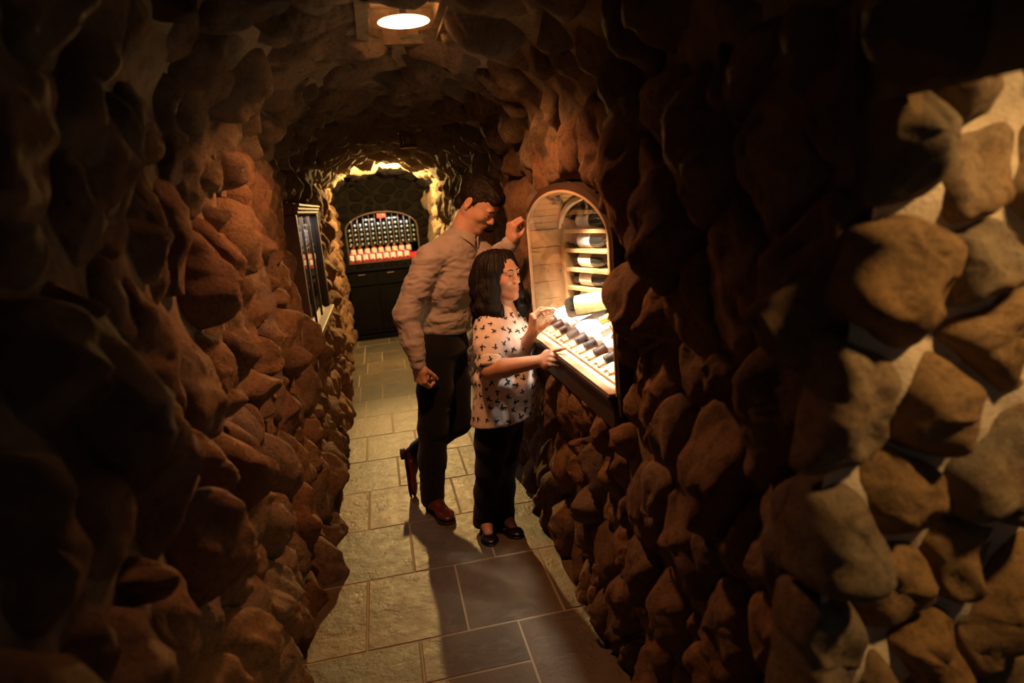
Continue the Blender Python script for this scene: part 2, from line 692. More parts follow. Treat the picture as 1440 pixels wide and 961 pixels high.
def grid_surface(name, bounds, step, mapf, mat, holes=(), amp=0.02, base=0.0, freq=6.0, flip=False):
    u0, u1, v0, v1 = bounds
    nu, nv = int((u1 - u0) / step) + 1, int((v1 - v0) / step) + 1
    us, vs_ = np.linspace(u0, u1, nu), np.linspace(v0, v1, nv)
    U, V = np.meshgrid(us, vs_, indexing='ij')
    U, V = U.ravel(), V.ravel()
    P = np.column_stack([U, V, np.zeros(len(U)) + base * 100])
    h = base + amp * fbm(P * freq, 3)
    X = mapf(U, V, h)
    ii, jj = np.meshgrid(np.arange(nu - 1), np.arange(nv - 1), indexing='ij')
    ii, jj = ii.ravel(), jj.ravel()
    F = np.column_stack([ii * nv + jj, (ii + 1) * nv + jj, (ii + 1) * nv + jj + 1, ii * nv + jj + 1])
    if holes:
        ctr = np.column_stack([(us[ii] + us[ii + 1]) / 2, (vs_[jj] + vs_[jj + 1]) / 2])
        keep = np.ones(len(F), bool)
        for hl in holes:
            keep &= ~inside(hl, ctr)
        F = F[keep]
    if flip:
        F = F[:, ::-1]
    return make_mesh(name, X, F, [mat])


Y_END = 8.97
XL, XR = -0.52, 0.77


def crown(y):
    return 2.345 - 0.022 * (y - 2.5)


# --- openings
def arch_poly(y0, y1, z0, zs, za, n=16):
    c, a = (y0 + y1) / 2, (y1 - y0) / 2
    return [(y0, z0), (y1, z0)] + [(c + a * math.cos(math.pi * k / n), zs + (za - zs) * math.sin(math.pi * k / n)) for k in range(n + 1)]


CASE = arch_poly(1.90, 2.99, 1.055, 1.55, 1.715)          # glass of the big showcase (y, z)
CASE_HOLE = arch_poly(1.90, 3.02, 0.955, 1.555, 1.745)
LWIN = (4.15, 5.55, 0.96, 1.72)
LWIN_HOLE = [(LWIN[0] - .05, LWIN[2] - .06), (LWIN[1] + .05, LWIN[2] - .06), (LWIN[1] + .05, LWIN[3] + .06), (LWIN[0] - .05, LWIN[3] + .06)]
BACK_ARCH = arch_poly(-0.40, 0.56, 1.03, 1.47, 1.70)      # (x, z)

# --- left wall
def map_left(u, v, h):
    bul = 0.045 * fbm(np.column_stack([u * 1.3, v * 1.5, u * 0 + 3.1]), 2) * np.clip((u - 0.2) / 1.5, 0.3, 1)
    lean = 0.05 * np.clip(0.5 - v, 0, 1) - 0.02 * np.clip(v - 1.0, 0, 1)
    return np.column_stack([XL + lean + bul + h, u, v])


wl = link('wall_left', grid_surface('wall_left', (0.2, Y_END, -0.02, 1.95), 0.06, map_left, M['mortar'], [LWIN_HOLE], 0.018, 0.006), None,
          'left corridor wall of rough brown boulders set in tan mortar', 'wall', None, 'structure')
asp = (0.85, 1.2)
SPL = 4.7                      # stones nearer than this are parts of their own, the far ones are one joined part
bd = (0.2, SPL, -0.03, 1.98)
sd = make_seeds(bd, asp, 250, [LWIN_HOLE], seed=3)
build_stones(wl, sd, bd, asp, map_left, M['stone'], [LWIN_HOLE], D=(0.03, 0.105), gap=0.006, seed=4, sizevar=0.75, power=11.0, flat=5.0, tilt=0.8, rough=1.5)
bd = (SPL, Y_END, -0.03, 1.98)
sd = make_seeds(bd, asp, 230, [LWIN_HOLE], seed=5)
build_stones(wl, sd, bd, asp, map_left, M['stone'], [LWIN_HOLE], D=(0.03, 0.09), gap=0.006, seed=6, sizevar=0.7, power=11.0, flat=5.0, tilt=0.8, rough=1.5, NA=22, joined='far_stones')

# --- right wall
def map_right(u, v, h):
    bul = 0.03 * fbm(np.column_stack([u * 0.9, v * 1.1, u * 0 + 8.1]), 2) * np.clip((np.abs(v - 1.4) - 0.2) * 3, 0, 1)
    lean = 0.05 * np.clip(0.6 - v, 0, 1)
    return np.column_stack([XR - lean - bul - h, u, v])


wr = link('wall_right', grid_surface('wall_right', (0.93, Y_END, -0.02, 1.95), 0.06, map_right, M['mortar'], [CASE_HOLE], 0.018, 0.006, flip=True), None,
          'right corridor wall of rough brown boulders around the lit wine showcase', 'wall', None, 'structure')
bd = (0.93, SPL, -0.03, 1.98)
bst = lambda u, v: 1.2 if (1.45 < u < 1.9 and 0.85 < v < 1.9) else 1.0
sd = make_seeds(bd, asp, 210, [CASE_HOLE], seed=8)
build_stones(wr, sd, bd, asp, map_right, M['stone'], [CASE_HOLE], bst, D=(0.04, 0.085), gap=0.006, seed=9, sizevar=0.7, power=11.0, flat=6.0, tilt=0.35, rough=1.5)
bd = (SPL, Y_END, -0.03, 1.98)
sd = make_seeds(bd, asp, 230, [], seed=14)
build_stones(wr, sd, bd, asp, map_right, M['stone'], [], None, D=(0.03, 0.09), gap=0.007, seed=15, sizevar=0.7, power=11.0, flat=5.0, tilt=0.8, rough=1.5, NA=22, joined='far_stones')

# --- end of the right wall, facing the camera
def map_front(u, v, h):
    return np.column_stack([u, 0.93 - h, v])


PIER_EDGE = [(0.2, -0.1), (0.60, -0.1), (0.625, 0.86), (0.665, 1.24), (0.70, 1.44), (0.765, 1.72), (0.79, 2.0), (0.80, 2.7), (0.2, 2.7)]
PIER_MORTAR = [(0.2, -0.1), (0.64, -0.1), (0.665, 0.86), (0.705, 1.24), (0.74, 1.44), (0.79, 1.72), (0.81, 2.0), (0.82, 2.7), (0.2, 2.7)]
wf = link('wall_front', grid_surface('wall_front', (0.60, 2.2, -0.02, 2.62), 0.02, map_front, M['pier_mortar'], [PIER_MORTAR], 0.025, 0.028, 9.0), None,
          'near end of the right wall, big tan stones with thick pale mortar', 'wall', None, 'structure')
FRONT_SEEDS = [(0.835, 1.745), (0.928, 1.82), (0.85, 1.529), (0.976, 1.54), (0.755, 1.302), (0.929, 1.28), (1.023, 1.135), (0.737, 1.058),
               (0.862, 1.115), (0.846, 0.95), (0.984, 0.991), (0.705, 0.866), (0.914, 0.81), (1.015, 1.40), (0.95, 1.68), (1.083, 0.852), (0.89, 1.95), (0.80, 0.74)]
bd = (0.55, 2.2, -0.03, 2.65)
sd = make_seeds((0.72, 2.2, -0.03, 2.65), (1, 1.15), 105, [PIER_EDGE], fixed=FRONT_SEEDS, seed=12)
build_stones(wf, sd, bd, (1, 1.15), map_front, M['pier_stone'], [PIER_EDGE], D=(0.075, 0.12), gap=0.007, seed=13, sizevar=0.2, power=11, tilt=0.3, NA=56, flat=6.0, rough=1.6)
# plain inner core of that wall end, so that light cannot pass behind the stones
me = MB().box((0.80, 0.95, -0.05), (2.2, 1.04, 2.62)).box((0.80, 0.95, 1.9), (0.95, Y_END, 2.62)).mesh('wall_core', M['plaster'])
child('wall_core', me, wf)

# --- vault
VX, VA, VS = 0.125, 0.665, 1.80
VL = 1.72


def map_vault(u, v, h):
    t = v / VL * math.pi
    b = crown(u) - VS
    x = VX - VA * np.cos(t)
    z = VS + b * np.sin(t) ** 0.85
    nx, nz = np.cos(t) * b, -np.sin(t) * VA
    L = np.hypot(nx, nz)
    return np.column_stack([x + h * nx / L, u, z + h * nz / L])


def vs_of_x(x):
    return math.acos((VX - x) / VA) / math.pi * VL


LAMP1 = (0.07, 0.30, 2.12, 2.62)
LAMP2 = (0.13, 0.31, 7.22, 7.46)
vh0 = [[(L[2], vs_of_x(L[0])), (L[3], vs_of_x(L[0])), (L[3], vs_of_x(L[1])), (L[2], vs_of_x(L[1]))] for L in (LAMP1, LAMP2)]
vh = [[(2.15, vs_of_x(0.11)), (2.30, vs_of_x(0.075)), (2.56, vs_of_x(0.06)), (2.625, vs_of_x(0.13)), (2.61, vs_of_x(0.25)), (2.50, vs_of_x(0.30)), (2.24, vs_of_x(0.295)), (2.14, vs_of_x(0.22))], vh0[1]]
bd = (0.2, Y_END, 0.0, VL)
ce = link('ceiling', grid_surface('ceiling', bd, 0.03, map_vault, M['ceil_mortar'], vh, 0.020, 0.012, 7.0), None,
          'low barrel vault of flat brown stones in thick smeared mortar', 'ceiling', None, 'structure')
asp = (0.85, 1.1)
bd = (0.2, 5.2, 0.0, VL)
sd = make_seeds(bd, asp, 250, vh, seed=21)
build_stones(ce, sd, bd, asp, map_vault, M['ceil_stone'], vh, D=(0.045, 0.095), gap=0.013, seed=22, sizevar=0.6, tilt=0.9, power=8.0, flat=3.0, NA=32)
bd = (5.2, 7.72, 0.0, VL)
sd = make_seeds(bd, asp, 118, vh, seed=23)
build_stones(ce, sd, bd, asp, map_vault, M['ceil_stone'], vh, D=(0.04, 0.085), gap=0.013, seed=24, sizevar=0.6, tilt=0.9, power=8.0, flat=3.0, NA=22, joined='far_stones')
# the last bay of the vault over the bottle rack has its shade put into the stone colour
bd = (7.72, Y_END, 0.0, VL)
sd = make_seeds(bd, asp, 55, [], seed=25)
build_stones(ce, sd, bd, asp, map_vault, M['dark_stone'], [], D=(0.05, 0.09), gap=0.008, seed=26, sizevar=0.6, tilt=0.5, power=8.0, flat=3.0, NA=22, joined='shade_toned_stones')
ce.data.materials.append(M['dark_mortar'])  # mortar of the last bay gets the same shade painted in
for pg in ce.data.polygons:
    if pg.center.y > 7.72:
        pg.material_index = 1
me = MB().box((-1.4, -2.0, 2.62), (3.0, Y_END + 0.2, 2.68)).mesh('ceiling_slab', M['plaster'])
child('ceiling_slab', me, ce)

# --- back wall
def map_back(u, v, h):
    return np.column_stack([u, Y_END - h, v])


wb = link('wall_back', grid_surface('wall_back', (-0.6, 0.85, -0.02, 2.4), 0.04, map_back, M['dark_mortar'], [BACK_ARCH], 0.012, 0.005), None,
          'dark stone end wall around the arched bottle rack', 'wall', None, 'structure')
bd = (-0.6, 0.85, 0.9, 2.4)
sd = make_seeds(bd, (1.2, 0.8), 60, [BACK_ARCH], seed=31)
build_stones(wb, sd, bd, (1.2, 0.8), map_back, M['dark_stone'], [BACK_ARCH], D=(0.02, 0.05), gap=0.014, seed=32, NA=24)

# --- floor
me = MB().box((-1.4, -2.0, -0.06), (3.0, Y_END + 0.1, -0.0015)).mesh('floor', M['grout'])
fl = link('floor', me, None, 'floor of worn grey-brown slate tiles with pale grout', 'floor', None, 'structure')
rows = {2: [(-0.03, None), (0.375, None)], 3: [(-0.24,), (0.17,), (0.58,)], 4: [(-0.02,), (0.375,)], 5: [(-0.24,), (0.27,)],
        6: [(-0.05,), (0.38,)], 7: [(-0.26,), (0.10,), (0.5,)], 8: [(-0.06,), (0.42,)], 9: [(-0.28,), (0.11,)]}
g = np.random.default_rng(77)
for k in range(-1, 17):
    ya = 1.81 + (k - 2) * 0.507
    yb = min(ya + 0.507, Y_END + 0.02)
    right = 0.86 if ya > 0.7 else 2.1
    cuts = [c[0] for c in rows.get(k, [])]
    if not cuts:
        x = -0.62 + g.uniform(0.2, 0.4)
        while x < right - 0.15:
            cuts.append(x)
            x += g.choice([0.21, 0.41, 0.41, 0.6])
    xs = [-0.66] + cuts + [right]
    for i in range(len(xs) - 1):
        parts = [(ya, yb)]
        if k == 2 and i == 1:
            parts = [(ya, 2.07), (2.07, yb)]
        elif xs[i + 1] - xs[i] > 0.45 and k > 6 and g.random() < 0.25:
            m = ya + g.choice([0.2, 0.3])
            parts = [(ya, m), (m, yb)]
        for (a, b) in parts:
            gp = 0.004
            dz = g.uniform(-0.0005, 0.0015)
            lo, hi = (xs[i] + gp, a + gp, -0.03), (xs[i + 1] - gp, b - gp, dz)
            c = [(p + q) / 2 for p, q in zip(lo, hi)]
            mb = MB().box([p - q for p, q in zip(lo, c)], [p - q for p, q in zip(hi, c)], None, 0.003)
            o = link('tile', mb.mesh('tile', M['slate']), fl)
            o.location = c
            o.rotation_euler = (g.normal(0, 0.001), g.normal(0, 0.001), g.normal(0, 0.003))

# ------------------------------------------------------------------ ceiling lamps in their stone recesses
def ceiling_lamp(L, ztop, zlens, ylens, r, color, emit, light, label, beam=None):
    """stone-lined recess with a round lamp; light: keyword arguments of the spot"""
    cx, cy = (L[0] + L[1]) / 2, (L[2] + L[3]) / 2
    t = empty('ceiling_light', (cx, cy, ztop), label, 'ceiling light')
    hx, hy = (L[1] - L[0]) / 2 + 0.01, (L[3] - L[2]) / 2 + 0.01
    zt = ztop + 0.09
    b = MB()
    for (sx, sy, w, h) in ((-1, 0, 0.02, hy), (1, 0, 0.02, hy), (0, -1, hx, 0.02), (0, 1, hx, 0.02)):
        x, y = cx + sx * (hx + 0.02), cy + sy * (hy + 0.02)
        b.box((x - w - 0.02 * abs(sy), y - h - 0.02 * abs(sx), ztop - 0.02), (x + w + 0.02 * abs(sy), y + h + 0.02 * abs(sx), zt + 0.03))
    b.box((cx - hx - 0.04, cy - hy - 0.04, zt + 0.012), (cx + hx + 0.04, cy + hy + 0.04, zt + 0.03))
    child('recess_lining', b.mesh('recess_lining', M['ceil_mortar']), t)
    A = Matrix.Translation((cx, ylens, zlens))
    child('lamp_stem', MB().lathe([(0.012, 0.0), (0.012, zt + 0.012 - zlens)], 10, A).mesh('lamp_stem', M['iron'], True), t)
    child('lamp_lens', MB().lathe([(0.0001, -0.010), (r * 0.6, -0.008), (r, 0.0), (r * 0.6, 0.010), (0.0001, 0.012)], 28, A).mesh('lamp_lens', emit_mat('lamp_lens_glow', color, emit), True), t)
    for lt in (light, beam):
        if lt is None:
            continue
        lt = dict(lt)
        lo = add_light('lamp_glow', lt.pop('kind', 'SPOT'), A @ Vector((0, 0, -lt.pop('drop', 0.02))), lt.pop('watts'), lt.pop('color', color), lt.pop('target', None), **lt)
        lo.parent = t
        lo.matrix_parent_inverse = t.matrix_world.inverted()
    return t


ceiling_lamp(LAMP1, 2.33, 2.335, 2.43, 0.09, (1.0, 0.42, 0.16), 14,
             dict(watts=58, drop=0.06, color=(1.0, 0.38, 0.14), target=(0.10, 2.75, 0.0), spot_size=math.radians(146), spot_blend=0.6, shadow_soft_size=0.05),
             'bright recessed lamp in the vault nearest the camera')
ceiling_lamp(LAMP2, 2.22, 2.235, 7.30, 0.07, (1.0, 0.68, 0.28), 14,
             dict(kind='POINT', watts=210, drop=0.14, color=(1.0, 0.64, 0.22), shadow_soft_size=0.04),
             'small recessed lamp in the vault near the end wall',
             dict(watts=400, drop=0.06, color=(1.0, 0.58, 0.19), target=(0.12, 3.7, 0.0), spot_size=math.radians(58), spot_blend=0.8, shadow_soft_size=0.05))

CASE_W = 95
# ------------------------------------------------------------------ bottles
PROF = [(0.0001, 0.012), (0.022, 0.004), (0.034, 0.0), (0.0375, 0.006), (0.0378, 0.19), (0.034, 0.212), (0.022, 0.232), (0.0150, 0.25), (0.0140, 0.285), (0.0155, 0.287), (0.0155, 0.297), (0.0001, 0.298)]


def bottle_meshes(scale=1.0, glassm=None, capm=None, labelm=None, lab=(0.05, 0.155), arc=0.62, neck=1.0, n=18, punt=False, key='', shoulder=False):
    sz = lambda z: z if z < 0.2 else 0.2 + (z - 0.2) * neck
    g_ = MB().lathe([(r * scale, sz(z) * scale) for r, z in PROF], n).mesh('wine_bottle' + key, glassm or M['bottle'], True)
    out = {'glass': g_}
    c = [(0.0160, 0.232), (0.0160, 0.284), (0.0172, 0.286), (0.0172, 0.299), (0.0001, 0.300)]
    out['capsule'] = MB().lathe([((r + (0.006 if i == 0 else 0)) * scale, sz(z) * scale) for i, (r, z) in enumerate(c)], n).mesh('capsule' + key, capm or M['capsule'], True)
    if labelm and shoulder:
        a = math.pi * arc
        out['label'] = MB().lathe([(0.0378 * scale, lab[0] * scale)] + [((r + 0.0012) * scale, sz(z) * scale) for r, z in ((0.0378, lab[0]), (0.0378, 0.19), (0.0345, 0.212), (0.0230, 0.233))], 16, None, math.pi / 2 - a, math.pi / 2 + a).mesh('label' + key, labelm, True)
    elif labelm:
        a = math.pi * arc
        out['label'] = MB().lathe([(0.0378 * scale, lab[0] * scale), (0.0385 * scale, lab[0] * scale), (0.0385 * scale, lab[1] * scale), (0.0378 * scale, lab[1] * scale)], 16, None, math.pi / 2 - a, math.pi / 2 + a).mesh('label' + key, labelm, True)
    if punt:
        out['punt_ring'] = MB().lathe([(0.0001, -0.0035), (0.010 * scale, -0.003), (0.016 * scale, 0.002), (0.016 * scale, 0.006)], n).mesh('punt_ring' + key, M['punt'], True)
    return out


def place_bottle(ms, base, axis, up, label, group=None, name='wine_bottle'):
    """base = centre of the bottle's foot, axis = towards its mouth, up = where its label looks"""
    z = Vector(axis).normalized()
    y = (Vector(up) - z * Vector(up).dot(z)).normalized()
    x = y.cross(z)
    R = Matrix((x, y, z)).transposed().to_4x4()
    o = link(name, ms['glass'], None, label, 'bottle', group)
    o.matrix_world = Matrix.Translation(base) @ R
    for k in ('capsule', 'label', 'punt_ring'):
        if k in ms:
            link(k, ms[k], o)
    return o


# ------------------------------------------------------------------ the big lit showcase in the right wall
y0, y1 = 1.90, 2.99
XG = 0.705
case = empty('wine_showcase', (0.9, 2.45, 1.0), 'arched pine-lined wine showcase lit inside the right wall', 'showcase')


def ring(outer, inner, xa, xb):
    n = len(outer)
    v = [(xa, *p) for p in outer] + [(xa, *p) for p in inner] + [(xb, *p) for p in outer] + [(xb, *p) for p in inner]
    f = []
    for i in range(n):
        j = (i + 1) % n
        f += [[i, j, n + j, n + i], [2 * n + i, 3 * n + i, 3 * n + j, 2 * n + j], [i, 2 * n + i, 2 * n + j, j], [n + i, n + j, 3 * n + j, 3 * n + i]]
    return v, f


A_in = arch_poly(1.90, 2.99, 1.055, 1.55, 1.715, 24)
A_bead = arch_poly(1.892, 2.998, 1.047, 1.55, 1.723, 24)
A_out = arch_poly(1.865, 3.025, 0.985, 1.552, 1.750, 24)
child('casing', MB().add(*ring(A_out, A_bead, 0.700, 0.80)).mesh('casing', M['walnut'], True), case, 'dark arched wood casing')
child('rough_frame', MB().add(*ring(arch_poly(1.74, 3.16, 0.84, 1.57, 1.90, 24), A_out, 0.775, 0.80)).mesh('rough_frame', M['mortar']), case)
child('glazing_bead', MB().add(*ring(A_bead, A_in, 0.697, 0.712)).mesh('glazing_bead', M['maple'], True), case)
n_ = len(A_in)
child('glass_pane', MB().prism(A_in, XG - 0.002, XG + 0.002).mesh('glass_pane', M['glass']), case, 'clear glass pane with faint reflections')
# stepped sill moulding under the glass
for i, (za, zb, xa, mt) in enumerate(((1.030, 1.050, 0.672, 'walnut'), (1.008, 1.028, 0.680, 'walnut'), (0.925, 1.006, 0.690, 'walnut'))):
    child('sill_moulding', MB().box((xa, 1.90, za), (0.80, 3.03, zb), None, 0.004).mesh('sill_moulding', M[mt]), case)
child('sill_bead', MB().box((0.676, 1.90, 1.051), (0.72, 3.02, 1.058), None, 0.002).mesh('sill_bead', M['maple']), case)
# pine lining: flat boards on the jambs and floor, narrow planks around the arch
XB = 1.18
for k in range(6):
    za = 1.055 + k * 0.0825
    child('jamb_board', MB().box((0.715, 2.992, za), (XB, 3.012, za + 0.081), None, 0.002).mesh('jamb_board', M['pine']), case)
    child('jamb_board', MB().box((0.715, 1.878, za), (XB, 1.898, za + 0.081), None, 0.002).mesh('jamb_board', M['pine']), case)
npl = 16
for k in range(npl):
    t0, t1 = math.pi * k / npl, math.pi * (k + 1) / npl - 0.012
    pts = []
    for t, e in ((t0, 0.0), (t1, 0.0), (t1, 0.018), (t0, 0.018)):
        pts.append((2.445 + (0.548 + e) * math.cos(t), 1.552 + (0.166 + e) * math.sin(t)))
    child('arch_plank', MB().prism(pts, 0.715, XB).mesh('arch_plank', M['pine']), case)
child('back_panel', MB().box((XB, 1.86, 1.0), (XB + 0.02, 3.03, 1.76)).mesh('back_panel', M['walnut']), case)
child('bottom_board', MB().box((0.715, 1.88, 1.03), (XB, 3.0, 1.053)).mesh('bottom_board', M['maple']), case)
# case lamps: small pucks under the arch planks, just behind the glass; two wide ones, three aimed at the tray
for y_, x_, tx_, w_, cone in ((2.30, 0.765, 0.93, 62, 86), (2.70, 0.765, 0.93, 62, 86), (2.12, 0.80, 0.85, 75, 46), (2.45, 0.80, 0.85, 75, 46), (2.80, 0.80, 0.85, 75, 46)):
    zc = 1.552 + 0.166 * math.sqrt(1 - ((y_ - 2.445) / 0.548) ** 2) - 0.004
    PM = Matrix.Translation((x_, y_, zc))
    pk = child('lamp_puck', MB().lathe([(0.0001, 0.004), (0.028, 0.004), (0.028, -0.010), (0.022, -0.011), (0.022, -0.006)], 18, PM).mesh('lamp_puck', M['steel'], True), case)
    child('lamp_lens', MB().lathe([(0.0001, -0.0075), (0.0215, -0.007)], 18, PM).mesh('lamp_lens', emit_mat('case_lamp_glow', (1.0, 0.93, 0.82), 8), True), pk)
    lo = add_light('case_lamp', 'SPOT', (x_, y_, zc - 0.014), w_, (1.0, 0.90, 0.76), (tx_, y_, 1.05), spot_size=math.radians(cone), spot_blend=0.7, shadow_soft_size=0.02)
    lo.parent = case
    lo.matrix_parent_inverse = case.matrix_world.inverted()

# slanted tray with wedge cradles
tray = empty('display_tray', (0.76, 2.45, 1.055), 'slanted pale wood display tray inside the showcase', 'tray')
SL = math.atan2(0.105, 0.30)
TM = Matrix.Translation((0.735, 0, 1.056)) @ Matrix.Rotation(-SL, 4, 'Y')
child('tray_board', MB().box((0.0, 1.905, 0.0), (0.33, 2.985, 0.010), TM).mesh('tray_board', M['maple']), tray)
for ys in (1.93, 2.94):
    child('tray_support', MB().prism([(ys, 1.053), (ys + 0.02, 1.053), (ys + 0.02, 1.15), (ys, 1.15)], 1.02, 1.05).mesh('tray_support', M['maple']), tray)
YB = [2.925, 2.81, 2.70, 2.585, 2.47, 2.355, 2.24, 2.125, 2.01]
wed = MB().prism([(-0.012, 0.0), (0.012, 0.0), (0.012, 0.022), (-0.012, 0.010)], 0.0, 0.075).mesh('wedge', M['pine'])
for i, y in enumerate(YB):
    o = link('wedge', wed, tray)
    o.matrix_parent_inverse = tray.matrix_world.inverted()
    o.matrix_world = TM @ Matrix.Translation((0.012, y - 0.052, 0.010))
ORD = ordw = ['first', 'second', 'third', 'fourth', 'fifth', 'sixth', 'seventh', 'eighth', 'ninth', 'tenth', 'eleventh', 'twelfth']
bw = bottle_meshes(1.0, M['bottle_clear'], M['capsule'], M['label_white'], (0.085, 0.200), 0.6, neck=0.72, key='_white', shoulder=True)
ax = (TM.to_3x3() @ Vector((-1, 0, 0))).normalized()
upv = (TM.to_3x3() @ Vector((0, 0, 1))).normalized()
for i, y in enumerate(YB):
    base = TM @ Vector((0.300, y, 0.010 + 0.0385))
    place_bottle(bw, base, ax, upv + Vector((-0.1, -0.25, 0)), 'white-labelled bottle on the slanted tray, %s from the far jamb' % ordw[i], 'bottles on the slanted tray')

# rack of lying bottles at the back, turned a little towards the passage
RA = Vector((0.86, 2.965, 0))
RU = Vector((0.135, -0.40, 0)).normalized()
RW = Vector((-RU.y, RU.x, 0))           # depth, away from the passage
if RW.x < 0:
    RW = -RW
RM = Matrix(((RU.x, RW.x, 0, RA.x), (RU.y, RW.y, 0, RA.y), (0, 0, 1, 0), (0, 0, 0, 1)))
rack = empty('bottle_rack', (0.95, 2.8, 1.16), 'pine bottle rack with shelves at the back of the lit showcase', 'rack')
Wd = 0.46
child('back_board', MB().box((0, 0.115, 1.14), (Wd, 0.125, 1.66), RM).mesh('back_board', M['walnut']), rack)
child('stile', MB().box((-0.004, -0.008, 1.14), (0.020, 0.115, 1.60), RM, 0.002).mesh('stile', M['pine_v']), rack)
child('stile', MB().box((0.335, -0.004, 1.14), (0.40, 0.115, 1.62), RM, 0.002).mesh('stile', M['pine_v']), rack)
child('stile', MB().box((0.402, -0.012, 1.14), (0.425, 0.115, 1.62), RM, 0.002).mesh('stile', M['pine_v']), rack)
zsh = [1.545, 1.455, 1.365, 1.277, 1.19]
for z in zsh + [1.63]:
    child('shelf', MB().box((0.020, -0.004, z - 0.018), (0.335, 0.115, z), RM, 0.002).mesh('shelf', M['pine']), rack)
bl = bottle_meshes(0.94, M['bottle'], M['capsule'], M['label_cream'], (0.05, 0.150), 0.6, key='_cream')
nm = ['top', 'second', 'third', 'fourth', 'lowest']
for i, z in enumerate(zsh):
    base = RM @ Vector((0.045, 0.052, z + 0.0362))
    place_bottle(bl, base, RU, (-RW.x, -RW.y, 0.35), 'dark bottle with cream label lying on the %s rack shelf of the showcase' % nm[i], 'bottles on the rack shelves')
# curved pine trim in front of the rack
A1 = arch_poly(1.93, 2.975, 1.2, 1.545, 1.70, 24)
tr = []
for k in range(7, 25):
    tr.append(k)
pts_o = [(2.45 + 0.535 * math.cos(t), 1.548 + 0.160 * math.sin(t)) for t in np.linspace(0, 1.75, 14)]
pts_i = [(2.45 + 0.505 * math.cos(t), 1.548 + 0.138 * math.sin(t)) for t in np.linspace(0, 1.75, 14)]
v, f = [], []
for i in range(14):
    v += [(0.845, *pts_o[i]), (0.845, *pts_i[i]), (0.865, *pts_o[i]), (0.865, *pts_i[i])]
for i in range(13):
    a, b = 4 * i, 4 * i + 4
    f += [[a, b, b + 1, a + 1], [a + 2, a + 3, b + 3, b + 2], [a, a + 2, b + 2, b], [a + 1, b + 1, b + 3, a + 3]]
f += [[0, 1, 3, 2], [52, 54, 55, 53]]
child('arch_trim', MB().add(v, f).mesh('arch_trim', M['maple'], True), rack)

# large bottle and two gold-capped ones lying above the tray
bg = bottle_meshes(1.2, M['bottle'], M['capsule'], M['label_green'], (0.035, 0.165), 0.55, key='_green')
place_bottle(bg, (0.768, 2.63, 1.225), (0.82, -0.50, 0.16), (-0.6, -0.3, 0.75), 'large bottle with yellow-green label lying across the slanted tray')
bgo = bottle_meshes(0.95, M['bottle_clear'], M['gold'], M['label_white'], (0.04, 0.15), 0.55, key='_gold')
place_bottle(bgo, (1.075, 2.31, 1.302), (-1, 0.08, -0.34), (0, 0, 1), 'gold-capped bottle lying behind the tray row, nearer the large bottle', 'gold-capped bottles behind the tray')
place_bottle(bgo, (1.075, 2.20, 1.302), (-1, 0.08, -0.34), (0, 0, 1), 'gold-capped bottle lying behind the tray row, nearer the camera', 'gold-capped bottles behind the tray')
rod = MB().tube([(0.745, 2.80, 1.205), (0.80, 2.60, 1.168)], 0.0028, 8).mesh('display_rod', M['white_paint'], True)
link('display_rod', rod, None, 'thin bright metal rod resting over the tray bottles', 'rod')

# ------------------------------------------------------------------ arched rack in the end wall
br = empty('arched_rack', (0.08, Y_END, 1.03), 'arched bottle rack with thin uprights set in the dark end wall', 'rack')
bi = arch_poly(-0.385, 0.545, 1.045, 1.47, 1.685, 20)
bo = arch_poly(-0.405, 0.565, 1.025, 1.47, 1.705, 20)
nb = len(bi)
RXZ = Matrix(((0, 1, 0, 0), (1, 0, 0, 0), (0, 0, 1, 0), (0, 0, 0, 1)))
v, f = ring(bo, bi, Y_END - 0.03, Y_END + 0.02)
v2, f2 = ring(arch_poly(-0.85, 1.0, 0.0, 1.47, 2.9, 20), bo, Y_END + 0.03, Y_END + 0.05)
child('rough_frame', MB().add([RXZ @ Vector(p) for p in v2], f2).mesh('rough_frame', M['dark_mortar']), br)
child('arch_frame', MB().add([RXZ @ Vector(p) for p in v], f).mesh('arch_frame', M['redwood'], True), br)
bx = MB().box((-0.42, Y_END + 0.36, 1.0), (0.58, Y_END + 0.38, 1.74))
bx.box((-0.44, Y_END + 0.055, 1.0), (-0.40, Y_END + 0.38, 1.74)).box((0.56, Y_END + 0.055, 1.0), (0.60, Y_END + 0.38, 1.74))
bx.box((-0.44, Y_END + 0.055, 1.70), (0.60, Y_END + 0.38, 1.74)).box((-0.44, Y_END + 0.022, 1.0), (0.60, Y_END + 0.38, 1.035))
child('case_box', bx.mesh('case_box', M['black_wood']), br)


def arch_h(x):
    return 1.47 + 0.215 * math.sqrt(max(0, 1 - ((x - 0.08) / 0.465) ** 2))


